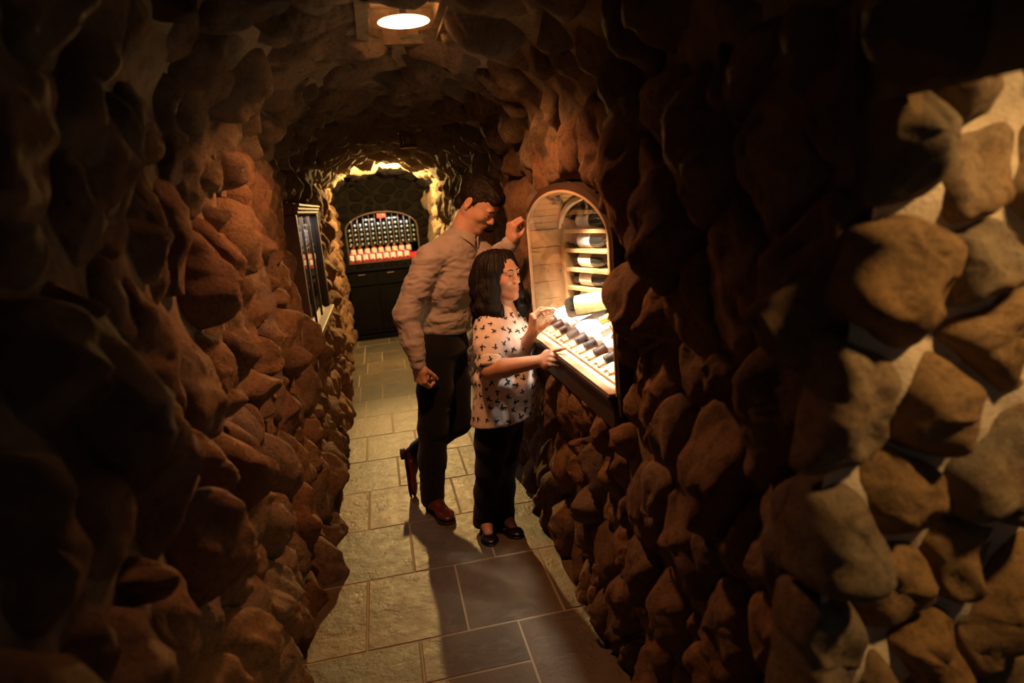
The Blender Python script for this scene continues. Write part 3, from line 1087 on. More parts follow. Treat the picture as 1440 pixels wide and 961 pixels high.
NC = 12
px_ = 0.93 / NC
for k in range(NC + 1):
    x = -0.385 + k * px_
    if 0 < k < NC:
        child('upright', MB().box((x - 0.006, Y_END + 0.03, 1.25), (x + 0.006, Y_END + 0.05, arch_h(x) - 0.003)).mesh('upright', M['redwood']), br)
child('rack_shelf', MB().box((-0.385, Y_END + 0.19, 1.235), (0.545, Y_END + 0.36, 1.25)).mesh('rack_shelf', M['black_wood']), br)
lo = add_light('rack_lamp', 'AREA', (0.08, Y_END - 0.02, 1.60), 2.6, (0.92, 0.96, 1.0), (0.08, Y_END + 0.25, 1.05), shape='RECTANGLE', size=0.8, size_y=0.03)
lo.parent = br
lo.matrix_parent_inverse = br.matrix_world.inverted()
be = bottle_meshes(0.86, M['bottle'], M['capsule'], None, n=14, punt=True, key='_rack')
g = np.random.default_rng(5)
for k in range(NC):
    x = -0.385 + (k + 0.5) * px_
    for r in range(7):
        z = 1.285 + r * 0.0635
        if z + 0.036 > arch_h(abs(x - 0.08) + 0.02 + 0.08) or (2.5 < k * 1.0 and False):
            continue
        if r == 5 and 5 <= k <= 6:
            continue
        place_bottle(be, (x + g.normal(0, 0.003), Y_END + 0.05 + g.uniform(0, 0.025), z), (0, 1, 0), (0, 0, 1), 'bottle base in the arched end rack, %s column from the left, %s row up' % (ORD[k], ORD[r]), 'bottles lying in the arched end rack')
sg = empty('red_sign', (0.09, Y_END + 0.0, 1.62), 'small red sign with pale marks at the top of the arched rack', 'sign')
child('board', MB().box((0.035, Y_END + 0.015, 1.612), (0.155, Y_END + 0.025, 1.678), None, 0.002).mesh('board', M['red_sign']), sg)
mk = MB()
for i, (a, b, c, d) in enumerate(((0.045, 0.06, 1.655, 1.668), (0.066, 0.10, 1.650, 1.656), (0.105, 0.128, 1.640, 1.664), (0.05, 0.085, 1.632, 1.638), (0.132, 0.147, 1.628, 1.652), (0.09, 0.12, 1.620, 1.626))):
    mk.box((a, Y_END + 0.0135, c), (b, Y_END + 0.0155, d))
child('pale_marks', mk.mesh('pale_marks', plain('pale_pink_paint', (0.85, 0.5, 0.5), 0.5)), sg)
# red-wrapped bottles with round white labels and gold caps, two rows
rb_prof = [(0.0001, 0.0), (0.034, 0.0), (0.038, 0.006), (0.038, 0.085), (0.032, 0.105), (0.018, 0.122), (0.014, 0.135), (0.0001, 0.136)]
rb_body = MB().lathe(rb_prof, 16).mesh('red_bottle', M['red'], True)
rb_cap = MB().lathe([(0.019, 0.118), (0.018, 0.150), (0.014, 0.158), (0.0001, 0.160)], 12).mesh('gold_cap', M['gold'], True)
rb_lab = MB().lathe([(0.0390, 0.030), (0.0396, 0.045), (0.0396, 0.075), (0.0385, 0.090), (0.034, 0.104)], 16, None, -math.pi / 2 - 1.25, -math.pi / 2 + 1.25).mesh('white_label', M['white_paint'], True)
rb_mark = MB().lathe([(0.0402, 0.030), (0.0402, 0.040)], 8, None, -math.pi / 2 - 0.5, -math.pi / 2 + 0.4).mesh('dark_mark', M['iron'], True)
for row, (yy, zz, n0) in enumerate(((Y_END + 0.14, 1.112, 9), (Y_END + 0.055, 1.037, 9))):
    for k in range(n0):
        x = -0.335 + k * 0.094 - (0.035 if row else 0)
        o = link('red_bottle', rb_body, None, 'red bottle, %s from left in the %s row under the arched rack' % (ORD[k], 'gold-capped back' if row == 0 else 'lower front'), 'bottle', 'red bottles in the %s row' % ('back' if row == 0 else 'front'))
        o.location = (x, yy, zz)
        o.rotation_euler = (0, 0, g.normal(0, 0.15))
        link('white_label', rb_lab, o)
        link('dark_mark', rb_mark, o)
        if row == 0:
            link('gold_cap', rb_cap, o)
o = link('riser_board', MB().box((-0.385, Y_END + 0.10, 1.035), (0.545, Y_END + 0.185, 1.111)).mesh('riser_board', M['red_sign']), br)
o.matrix_parent_inverse = br.matrix_world.inverted()

# dark base cabinet under the arched rack
bc = empty('base_cabinet', (0.1, Y_END - 0.1, 0), 'low black cabinet with small pulls below the arched rack', 'cabinet')
child('body', MB().box((-0.45, Y_END - 0.16, 0.0), (0.72, Y_END - 0.02, 0.93)).mesh('body', M['black_wood']), bc)
child('top_board', MB().box((-0.46, Y_END - 0.19, 0.93), (0.73, Y_END - 0.02, 0.955), None, 0.003).mesh('top_board', M['black_wood']), bc)
child('plinth', MB().box((-0.46, Y_END - 0.20, 0.0), (0.73, Y_END - 0.16, 0.06), None, 0.003).mesh('plinth', M['black_wood']), bc)
for k, x in enumerate((-0.43, -0.05, 0.33)):
    d = child('drawer', MB().box((x, Y_END - 0.178, 0.74), (x + 0.36, Y_END - 0.16, 0.91), None, 0.004).mesh('drawer', M['black_wood']), bc)
    child('pull', MB().box((x + 0.13, Y_END - 0.20, 0.885), (x + 0.22, Y_END - 0.178, 0.895)).mesh('pull', M['brass']), d)
    d = child('door', MB().box((x, Y_END - 0.178, 0.08), (x + 0.36, Y_END - 0.16, 0.72), None, 0.004).mesh('door', M['black_wood']), bc)
    child('panel', MB().box((x + 0.06, Y_END - 0.182, 0.14), (x + 0.30, Y_END - 0.176, 0.66), None, 0.002).mesh('panel', M['black_wood']), d)

# ------------------------------------------------------------------ showcase in the left wall
a, b, za, zb = LWIN
lw = empty('wall_showcase', (-0.5, (a + b) / 2, za), 'wood-framed display window in the left wall', 'showcase')
xf = -0.455
def rect(y_a, y_b, z_a, z_b):
    return [(y_a, z_a), (y_b, z_a), (y_b, z_b), (y_a, z_b)]


child('rough_frame', MB().add(*ring(rect(a - 0.2, b + 0.2, za - 0.2, zb + 0.2), rect(a - 0.06, b + 0.06, za - 0.03, zb + 0.06), -0.56, -0.54)).mesh('rough_frame', M['mortar']), lw)
child('head_beam', MB().box((-0.80, a - 0.06, zb), (xf - 0.005, b + 0.06, zb + 0.07), None, 0.004).mesh('head_beam', M['redwood']), lw)
for k in range(3):
    child('head_moulding', MB().box((xf - 0.02, a - 0.06, zb + 0.006 + k * 0.022), (xf + 0.012 + 0.008 * k, b + 0.06, zb + 0.022 + k * 0.022), None, 0.003).mesh('head_moulding', M['redwood']), lw)
child('jamb', MB().box((-0.80, b, za), (xf, b + 0.07, zb), None, 0.004).mesh('jamb', M['walnut']), lw)
child('jamb', MB().box((-0.80, a - 0.07, za), (xf, a, zb), None, 0.004).mesh('jamb', M['walnut']), lw)
child('sill_board', MB().box((-0.80, a - 0.08, za - 0.035), (xf + 0.03, b + 0.08, za), None, 0.005).mesh('sill_board', M['redwood']), lw)
for k in range(3):
    child('sill_moulding', MB().box((xf - 0.04, a - 0.06, za - 0.057 - k * 0.022), (xf + 0.018 - 0.010 * k, b + 0.06, za - 0.037 - k * 0.022), None, 0.003).mesh('sill_moulding', M['redwood']), lw)
child('glass_pane', MB().box((-0.487, a, za), (-0.483, b, zb)).mesh('glass_pane', M['glass']), lw)
for y in (a + 0.47, a + 0.93):
    child('glazing_bar', MB().box((-0.495, y - 0.012, za), (-0.475, y + 0.012, zb)).mesh('glazing_bar', M['walnut']), lw)
child('back_board', MB().box((-0.77, a - 0.06, za - 0.05), (-0.75, b + 0.06, zb + 0.06)).box((-0.92, b, za - 0.04), (-0.78, b + 0.02, zb + 0.04)).box((-0.92, a - 0.02, za - 0.04), (-0.78, a, zb + 0.04)).box((-0.92, a, za - 0.04), (-0.58, b, za - 0.02)).box((-0.92, a, zb + 0.02), (-0.58, b, zb + 0.04)).mesh('back_board', M['walnut']), lw)
for z in (za + 0.26, za + 0.52):
    child('shelf', MB().box((-0.75, a + 0.01, z - 0.012), (-0.50, b - 0.01, z)).mesh('shelf', M['redwood']), lw)
lo = add_light('display_lamp', 'AREA', (-0.512, (a + b) / 2, zb - 0.01), 7.0, (0.95, 0.95, 1.0), (-0.75, (a + b) / 2, za), shape='RECTANGLE', size=1.2, size_y=0.03)
lo.rotation_euler = (0, 0, math.pi / 2)
lo.parent = lw
lo.matrix_parent_inverse = lw.matrix_world.inverted()
sb = {c: bottle_meshes(0.72, M['bottle'], M['capsule'], M['label_' + c], (0.03, 0.17), 0.5, n=14, key='_s' + c) for c in ('pink', 'blue', 'teal', 'cream')}
tiers = [('bottom', za + 0.002, 'teal cream blue teal cream blue cream blue'), ('middle', za + 0.262, 'blue cream blue pink blue cream pink blue'), ('top', za + 0.522, 'pink cream pink cream pink cream pink cream')]
for tn, z, cs in tiers:
    for k, c in enumerate(cs.split()):
        y = b - 0.10 - k * 0.165
        place_bottle(sb[c], (-0.545, y, z), (0, 0, 1), (1, -0.5, 0), '%s-labelled bottle, %s shelf of the left wall showcase, %s from far jamb' % ({'pink': 'pale pink', 'blue': 'pale blue', 'teal': 'teal', 'cream': 'cream'}[c], tn, ORD[k]), '%s-labelled bottles on the %s shelf of the left showcase' % (c, tn))

# ------------------------------------------------------------------ iron fixture hanging from the vault
ch = empty('iron_chandelier', (0.30, 4.75, 2.25), 'small dark iron candle fixture hanging from the vault', 'chandelier')
cx, cy = 0.30, 4.75
child('ceiling_plate', MB().lathe([(0.0001, 2.262), (0.05, 2.262), (0.05, 2.25), (0.0001, 2.245)], 16, Matrix.Translation((cx, cy, 0))).mesh('ceiling_plate', M['red_iron'], True), ch)
for k in range(4):
    an = 0.4 + k * math.pi / 2
    X, Y = cx + 0.055 * math.cos(an), cy + 0.055 * math.sin(an)
    child('arm', MB().tube([(cx + 0.02 * math.cos(an), cy + 0.02 * math.sin(an), 2.25), (X, Y, 2.22), (X, Y, 2.13)], 0.006, 6).mesh('arm', M['red_iron'], True), ch)
    child('bulb', MB().lathe([(0.0001, -0.012), (0.006, -0.008), (0.007, 0.0), (0.004, 0.008), (0.0001, 0.01)], 8, Matrix.Translation((X, Y, 2.225)) @ Matrix.Translation((0.012 * math.cos(an), 0.012 * math.sin(an), 0))).mesh('bulb', M['steel'], True), ch)
child('drip_ring', MB().tube([(cx + 0.055 * math.cos(t), cy + 0.055 * math.sin(t), 2.13) for t in np.linspace(0, 2 * math.pi, 20, endpoint=False)], 0.008, 6, True).mesh('drip_ring', M['red_iron'], True), ch)
child('tray', MB().lathe([(0.0001, 2.118), (0.06, 2.118), (0.062, 2.128), (0.0001, 2.126)], 18, Matrix.Translation((cx, cy, 0))).mesh('tray', M['red_iron'], True), ch)

# ------------------------------------------------------------------ wooden post with iron scroll on the right wall, behind the man
po = link('wooden_post', MB().box((0.62, 4.02, 0.0), (0.76, 4.15, 1.76), None, 0.006).mesh('wooden_post', M['post_wood']), None, 'upright orange-brown wooden post on the right wall behind the man', 'post')
sc = empty('iron_scroll', (0.70, 4.0, 1.5), 'curled black wrought iron scroll on the wooden post', 'scroll')
sp = []
for t in np.linspace(0, 1, 40):
    an = -0.5 + t * 2 * math.pi * 1.35
    r = 0.052 * (1 - t) + 0.014
    sp.append((0.702 + r * math.cos(an + 1.2), 4.008, 1.560 + r * math.sin(an + 1.2)))
child('curl', MB().tube(sp, [0.0065] * 40, 8).mesh('curl', M['iron'], True), sc)
child('stem', MB().tube([sp[0], (0.725, 4.008, 1.645), (0.735, 4.008, 1.685)], 0.0065, 8).mesh('stem', M['iron'], True), sc)
child('leaf', MB().tube([(0.725, 4.006, 1.645), (0.700, 4.004, 1.667), (0.682, 4.006, 1.657)], [0.006, 0.007, 0.002], 8).mesh('leaf', M['iron'], True), sc)

# ------------------------------------------------------------------ people: smooth implicit bodies turned into meshes
def rot_frame(fwd, up=(0, 0, 1), roll=0.0):
    """3x3 with columns forward, left, up"""
    f = np.array(fwd, float)
    f /= np.linalg.norm(f)
    l = np.cross(np.array(up, float), f)
    l /= np.linalg.norm(l)
    u = np.cross(f, l)
    if roll:
        c, s = math.cos(roll), math.sin(roll)
        l, u = c * l + s * u, -s * l + c * u
    return np.column_stack([f, l, u])


class SDF:
    def __init__(s):
        s.p = []

    # each primitive: (function(P)->d, lo, hi, op, k)
    def cone(s, a, b, ra, rb, k=0.02, op='+'):
        a, b = np.array(a, float), np.array(b, float)
        ba = b - a
        L2 = max(float(ba @ ba), 1e-12)

        def f(P):
            t = np.clip(((P - a) @ ba) / L2, 0, 1)
            q = P - a - t[..., None] * ba
            return np.sqrt((q * q).sum(-1)) - (ra + (rb - ra) * t)
        m = max(ra, rb)
        s.p.append((f, np.minimum(a, b) - m, np.maximum(a, b) + m, op, k))
        return s

    def chain(s, pts, rs, k=0.02, op='+'):
        for i in range(len(pts) - 1):
            s.cone(pts[i], pts[i + 1], rs[i], rs[i + 1], k if i == 0 else min(k, 0.03), op)
        return s

    def ell(s, c, r, R=None, k=0.02, op='+'):
        c, r = np.array(c, float), np.array(r, float)
        R = np.eye(3) if R is None else np.array(R, float)

        def f(P):
            q = (P - c) @ R
            k0 = np.sqrt(((q / r) ** 2).sum(-1))
            k1 = np.sqrt(((q / (r * r)) ** 2).sum(-1))
            return k0 * (k0 - 1) / np.maximum(k1, 1e-9)
        m = np.abs(R) @ r
        s.p.append((f, c - m, c + m, op, k))
        return s

    def ecap(s, a, b, ra, rb, w, k=0.03, op='+', end=1.0):
        """limb with an elliptic section: ra, rb = (half width along w, half depth)"""
        a, b, w = (np.array(x, float) for x in (a, b, w))
        ba = b - a
        L = np.linalg.norm(ba)
        t_ = ba / L
        w = w - t_ * (w @ t_)
        w /= np.linalg.norm(w)
        d_ = np.cross(t_, w)

        def f(P):
            q = P - a
            h = q @ t_
            t = np.clip(h / L, 0, 1)
            ex = h - t * L
            rw = ra[0] + (rb[0] - ra[0]) * t
            rd = ra[1] + (rb[1] - ra[1]) * t
            m = np.minimum(rw, rd)
            g0 = np.sqrt((q @ w / rw) ** 2 + (q @ d_ / rd) ** 2 + (ex / (m * end)) ** 2)
            return (g0 - 1) * m
        m = max(*ra, *rb)
        s.p.append((f, np.minimum(a, b) - m, np.maximum(a, b) + m, op, k))
        return s

    def box(s, c, h, R=None, r=0.005, k=0.01, op='+'):
        c, h = np.array(c, float), np.array(h, float)
        R = np.eye(3) if R is None else np.array(R, float)

        def f(P):
            q = np.abs((P - c) @ R) - (h - r)
            o = np.sqrt((np.maximum(q, 0) ** 2).sum(-1))
            return o + np.minimum(q.max(-1), 0) - r
        m = np.abs(R) @ h
        s.p.append((f, c - m, c + m, op, k))
        return s

    def plane(s, pt, nrm, k=0.004):
        """keep the side the normal points away from"""
        pt, nrm = np.array(pt, float), np.array(nrm, float)
        nrm = nrm / np.linalg.norm(nrm)
        s.p.append((lambda P: (P - pt) @ nrm, None, None, '&', k))
        return s

    def xf(s, R, t, sc=1.0):
        """this set moved into the world by p -> R p sc + t"""
        R, t = np.array(R), np.array(t, float)
        o = SDF()
        for (f, lo, hi, op, k) in s.p:
            def g_(P, f=f):
                return f(((P - t) @ R) / sc) * sc
            if lo is None:
                o.p.append((g_, None, None, op, k * sc))
                continue
            c, h = (lo + hi) / 2, (hi - lo) / 2
            c2, h2 = R @ c * sc + t, np.abs(R) @ h * sc
            o.p.append((g_, c2 - h2, c2 + h2, op, k * sc))
        return o

    def __iadd__(s, o):
        s.p += o.p
        return s

    def mesh(s, h, lo=None, hi=None, extra=None):
        """surface nets of the field on a grid of step h"""
        if lo is None:
            add = [q for q in s.p if q[3] == '+']
            lo = np.min([q[1] for q in add], 0) - 3 * h
            hi = np.max([q[2] for q in add], 0) + 3 * h
        lo, hi = np.array(lo, float), np.array(hi, float)
        n = np.ceil((hi - lo) / h).astype(int) + 1
        ax = [lo[i] + h * np.arange(n[i]) for i in range(3)]
        D = np.full(n, 9.0, np.float32)
        for (f, a, b, op, k) in s.p:
            k = max(k, 1e-5)
            if a is None:
                sl = (slice(None),) * 3
            else:
                m = k + 3 * h
                i0 = np.clip(np.floor((a - m - lo) / h).astype(int), 0, n)
                i1 = np.clip(np.ceil((b + m - lo) / h).astype(int) + 1, 0, n)
                if (i1 <= i0).any():
                    continue
                sl = tuple(slice(i0[j], i1[j]) for j in range(3))
            X, Y, Z = np.meshgrid(ax[0][sl[0]], ax[1][sl[1]], ax[2][sl[2]], indexing='ij')
            d = f(np.stack([X, Y, Z], -1)).astype(np.float32)
            e = D[sl]
            if op == '+':
                hh = np.maximum(k - np.abs(e - d), 0) / k
                D[sl] = np.minimum(e, d) - hh * hh * k * 0.25
            else:
                d2 = -d if op == '-' else d
                hh = np.maximum(k - np.abs(e - d2), 0) / k
                D[sl] = np.maximum(e, d2) + hh * hh * k * 0.25
        return surface_nets(D, lo, h)


def surface_nets(D, lo, h):
    S = D < 0
    n = np.array(D.shape)
    cnt = np.zeros(n - 1, np.int8)
    for dx in (0, 1):
        for dy in (0, 1):
            for dz in (0, 1):
                cnt += S[dx:n[0] - 1 + dx, dy:n[1] - 1 + dy, dz:n[2] - 1 + dz]
    C = np.argwhere((cnt > 0) & (cnt < 8))
    ids = np.full(n - 1, -1, np.int32)
    ids[C[:, 0], C[:, 1], C[:, 2]] = np.arange(len(C))
    acc = np.zeros((len(C), 3))
    num = np.zeros(len(C))
    cor = [(x, y, z) for x in (0, 1) for y in (0, 1) for z in (0, 1)]
    val = {c: D[C[:, 0] + c[0], C[:, 1] + c[1], C[:, 2] + c[2]] for c in cor}
    for a in cor:
        for j in range(3):
            if a[j]:
                continue
            b = tuple(1 if i == j else a[i] for i in range(3))
            va, vb = val[a], val[b]
            m = (va < 0) != (vb < 0)
            t = np.where(m, va / np.where(m, va - vb, 1), 0)
            p = np.tile(np.array(a, float), (len(C), 1))
            p[:, j] += t
            acc[m] += p[m]
            num[m] += 1
    V = lo + (C + acc / num[:, None]) * h
    F = []
    for j in range(3):
        u, v = (j + 1) % 3, (j + 2) % 3
        sl0 = [slice(None)] * 3
        sl1 = [slice(None)] * 3
        sl0[j], sl1[j] = slice(0, n[j] - 1), slice(1, n[j])
        a, b = S[tuple(sl0)], S[tuple(sl1)]
        E = np.argwhere(a != b)
        E = E[(E[:, u] > 0) & (E[:, v] > 0) & (E[:, u] < n[u] - 1) & (E[:, v] < n[v] - 1)]
        ins = a[E[:, 0], E[:, 1], E[:, 2]]

        def idx(du, dv):
            q = E.copy()
            q[:, u] -= du
            q[:, v] -= dv
            return ids[q[:, 0], q[:, 1], q[:, 2]]
        Q = np.column_stack([idx(1, 1), idx(0, 1), idx(0, 0), idx(1, 0)])
        Q[~ins] = Q[~ins][:, ::-1]
        F.append(Q)
    F = np.vstack(F)
    F = F[(F >= 0).all(1)]
    return V, F


def vert_normals(V, F):
    N_ = np.zeros_like(V)
    fn = np.cross(V[F[:, 2]] - V[F[:, 0]], V[F[:, 3]] - V[F[:, 1]])
    for i in range(4):
        np.add.at(N_, F[:, i], fn)
    return N_ / np.maximum(np.linalg.norm(N_, axis=1, keepdims=True), 1e-12)


def smooth_mesh(V, F, it=2, lam=0.5):
    for _ in range(it):
        A = np.zeros_like(V)
        c = np.zeros(len(V))
        for i in range(4):
            j = (i + 1) % 4
            np.add.at(A, F[:, i], V[F[:, j]])
            np.add.at(A, F[:, j], V[F[:, i]])
            np.add.at(c, F[:, i], 1)
            np.add.at(c, F[:, j], 1)
        V = V + lam * (A / np.maximum(c, 1)[:, None] - V)
    return V


def join_vf(parts):
    V, F, n = [], [], 0
    for v, f in parts:
        V.append(v)
        F.append(f + n)
        n += len(v)
    return np.vstack(V), np.vstack(F)


# ---- anatomy in local frames ------------------------------------------------
def head_sdf(female=False):
    """x forward, y left, z up; origin between the ears at eye level (chin about -0.115, crown about +0.115)"""
    s = SDF()
    jw = 0.9 if female else 1.0
    s.ell((-0.018, 0, 0.036), (0.098, 0.076, 0.083), None, 0.02)
    s.ell((0.030, 0, 0.015), (0.060, 0.064, 0.075), None, 0.03)
    s.ell((0.030, 0, -0.045), (0.058, 0.056 * jw, 0.060), None, 0.03)
    for y in (1, -1):
        s.cone((-0.012, y * 0.058 * jw, -0.045), (0.062, y * 0.014, -0.098), 0.020, 0.017, 0.03)
        s.ell((0.058, y * 0.044, -0.022), (0.026, 0.022, 0.022), None, 0.025)
        s.ell((0.082, y * 0.030, 0.026), (0.014, 0.024, 0.010), None, 0.016)
    s.ell((0.078, 0, -0.098), (0.018, 0.022 * jw, 0.017), None, 0.02)
    # eye sockets
    for y in (1, -1):
        s.ell((0.100, y * 0.032, 0.002), (0.018, 0.018, 0.012), None, 0.014, '-')
    # nose
    s.cone((0.087, 0, 0.012), (0.110 if not female else 0.104, 0, -0.024), 0.0085 if not female else 0.0070, 0.0115 if not female else 0.0105, 0.012)
    for y in (1, -1):
        s.ell((0.101, y * 0.012, -0.030), (0.011, 0.0085, 0.008), None, 0.006)
        s.ell((0.106, y * 0.0065, -0.038), (0.005, 0.0035, 0.004), None, 0.003, '-')
    # muzzle and lips
    s.ell((0.078, 0, -0.060), (0.022, 0.027, 0.022), None, 0.016)
    lp = 1.25 if female else 0.95
    s.ell((0.0930, 0, -0.0560), (0.0090, 0.0205, 0.0046 * lp), None, 0.007)
    s.ell((0.0915, 0, -0.0660), (0.0095, 0.0175, 0.0054 * lp), None, 0.007)
    s.cone((0.1025, -0.008, -0.0610), (0.1025, 0.008, -0.0610), 0.0020, 0.0020, 0.003, '-')
    for y in (1, -1):
        s.cone((0.1025, y * 0.008, -0.0610), (0.0905, y * 0.025, -0.0612), 0.0020, 0.0020, 0.003, '-')
        # lids
        s.ell((0.0805, y * 0.0325, 0.0090 if not female else 0.0108), (0.0125, 0.0165, 0.0056 if not female else 0.0050), None, 0.004)
        s.ell((0.0800, y * 0.0325, -0.0074), (0.0115, 0.0155, 0.0040), None, 0.004)
        # ears
        E = rot_frame((1, y * 0.35, 0.0), (0.22, 0, 1))
        s.ell((-0.016, y * 0.080, -0.004), (0.019, 0.0085, 0.032), E, 0.008)
        s.ell((-0.010, y * 0.089, 0.000), (0.010, 0.006, 0.019), E, 0.004, '-')
        s.ell((-0.008, y * 0.080, -0.030), (0.009, 0.007, 0.010), None, 0.006)
    return s


def eyes(parent, R, t, sc, look, half=False):
    for y in (1, -1):
        c = R @ np.array((0.0745, y * 0.032, 0.001)) * sc + t
        lk = np.array(look, float)
        lk /= np.linalg.norm(lk)
        u = np.cross(lk, (0, 0, 1.0))
        u /= np.linalg.norm(u)
        w = np.cross(u, lk)
        Mx = Matrix([list(u), list(w), list(lk)]).transposed().to_4x4()
        Mx.translation = Vector(c)
        r = 0.0128 * sc
        prof = [(0.0001 + r * math.sin(a), -r * math.cos(a)) for a in np.linspace(0, math.pi - 0.50, 12)]
        iris = [(r * 1.012 * math.sin(a), -r * 1.012 * math.cos(a)) for a in np.linspace(math.pi - 0.52, math.pi - 0.001, 6)]
        e = child('eye', MB().lathe(prof, 18, Mx).mesh('eye', M['eye_white'], True), parent)
        child('iris', MB().lathe(iris, 18, Mx).mesh('iris', M['iris'], True), e)


def eyebrows(parent, R, t, sc, mat, hv, lift=0.0, thick=1.0):
    """thin tapering strips laid on the brow of the head mesh hv"""
    bv = BVHTree.FromPolygons([tuple(v) for v in hv[0]], [tuple(int(i) for i in f) for f in hv[1]])
    for y in (1, -1):
        s = SDF()
        pts = []
        for (yy, zz) in ((.012, .0225), (.022, .0265), (.033, .0285), (.043, .0275), (.052, .0235)):
            p = R @ np.array((0.16, y * yy, zz + lift)) * sc + t
            h = bv.ray_cast(Vector(p), Vector(R @ np.array((-1.0, 0, 0))))
            if h[0] is not None:
                pts.append(np.array(h[0]) + np.array(h[1]) * 0.0003)
        s.chain(pts, [0.0030 * thick, 0.0034 * thick, 0.0030 * thick, 0.0024 * thick, 0.0012 * thick][:len(pts)], 0.003)
        V, F = s.mesh(0.0014)
        child('eyebrow', make_mesh('eyebrow', V, F, [mat]), parent)


def hand_sdf(curl, spread=0.06, thumb=((0.5, 0.55, 0.25), 0.35), left=False, size=1.0):
    """x along the fingers, y to the thumb side, z out of the back of the hand; wrist at the origin.
    curl: per finger (index..little) three bends in radians towards the palm"""
    s = SDF()
    # palm
    s.ecap((0.004, 0, 0), (0.034, 0.002, 0), (0.027, 0.018), (0.036, 0.016), (0, 1, 0), 0.015)
    s.ecap((0.03, 0.002, 0), (0.080, 0.0, 0.002), (0.037, 0.0150), (0.040, 0.0125), (0, 1, 0), 0.015)
    s.ell((0.032, 0.026, -0.010), (0.030, 0.015, 0.014), None, 0.012)
    s.ell((0.036, -0.024, -0.008), (0.032, 0.014, 0.013), None, 0.012)
    L = [(0.044, 0.025, 0.021), (0.049, 0.029, 0.022), (0.045, 0.027, 0.021), (0.034, 0.020, 0.018)]
    rad = [0.0090, 0.0094, 0.0088, 0.0076]
    base = [(0.084, 0.0285, 0.002), (0.090, 0.0095, 0.005), (0.086, -0.0095, 0.004), (0.077, -0.0270, 0.001)]
    for i in range(4):
        p = np.array(base[i])
        sp = (1.5 - i) * spread
        a = 0.0
        r = rad[i]
        s.cone((0.045, base[i][1] * 0.75, 0.002), p, 0.010, r + 0.0012, 0.010)
        s.ell(p + (0, 0, 0.003), (0.010, 0.0095, 0.008), None, 0.006)
        for j in range(3):
            a += curl[i][j]
            d = np.array((math.cos(a) * math.cos(sp), math.sin(sp) * math.cos(a), -math.sin(a)))
            q = p + d * L[i][j]
            r2 = r * (0.92, 0.90, 0.84)[j]
            s.cone(p, q, r, r2, 0.0035)
            s.ell(q, (r2 * 1.06,) * 3, None, 0.003)
            p, r = q, r2
    (ta, tb, tc), tsp = thumb
    p = np.array((0.020, 0.026, -0.008))
    d0 = np.array((math.cos(ta) * 0.85, math.sin(ta), -tsp))
    d0 /= np.linalg.norm(d0)
    q = p + d0 * 0.040
    s.cone(p, q, 0.0145, 0.0112, 0.012)
    d1 = np.array((math.cos(ta - tb), math.sin(ta - tb), -tsp * 1.2))
    d1 /= np.linalg.norm(d1)
    q2 = q + d1 * 0.032
    s.cone(q, q2, 0.0112, 0.0100, 0.004)
    d2 = np.array((math.cos(ta - tb - tc), math.sin(ta - tb - tc), -tsp * 1.2))
    d2 /= np.linalg.norm(d2)
    s.cone(q2, q2 + d2 * 0.026, 0.0100, 0.0078, 0.004)
    return s


def hand_frame(wrist, fingers, back, left):
    """columns: along the fingers, thumb side, back of hand.  left hands are mirrored in y"""
    x = np.array(fingers, float)
    x /= np.linalg.norm(x)
    z = np.array(back, float)
    z -= x * (z @ x)
    z /= np.linalg.norm(z)
    y = np.cross(z, x)
    return np.column_stack([x, -y if left else y, z])


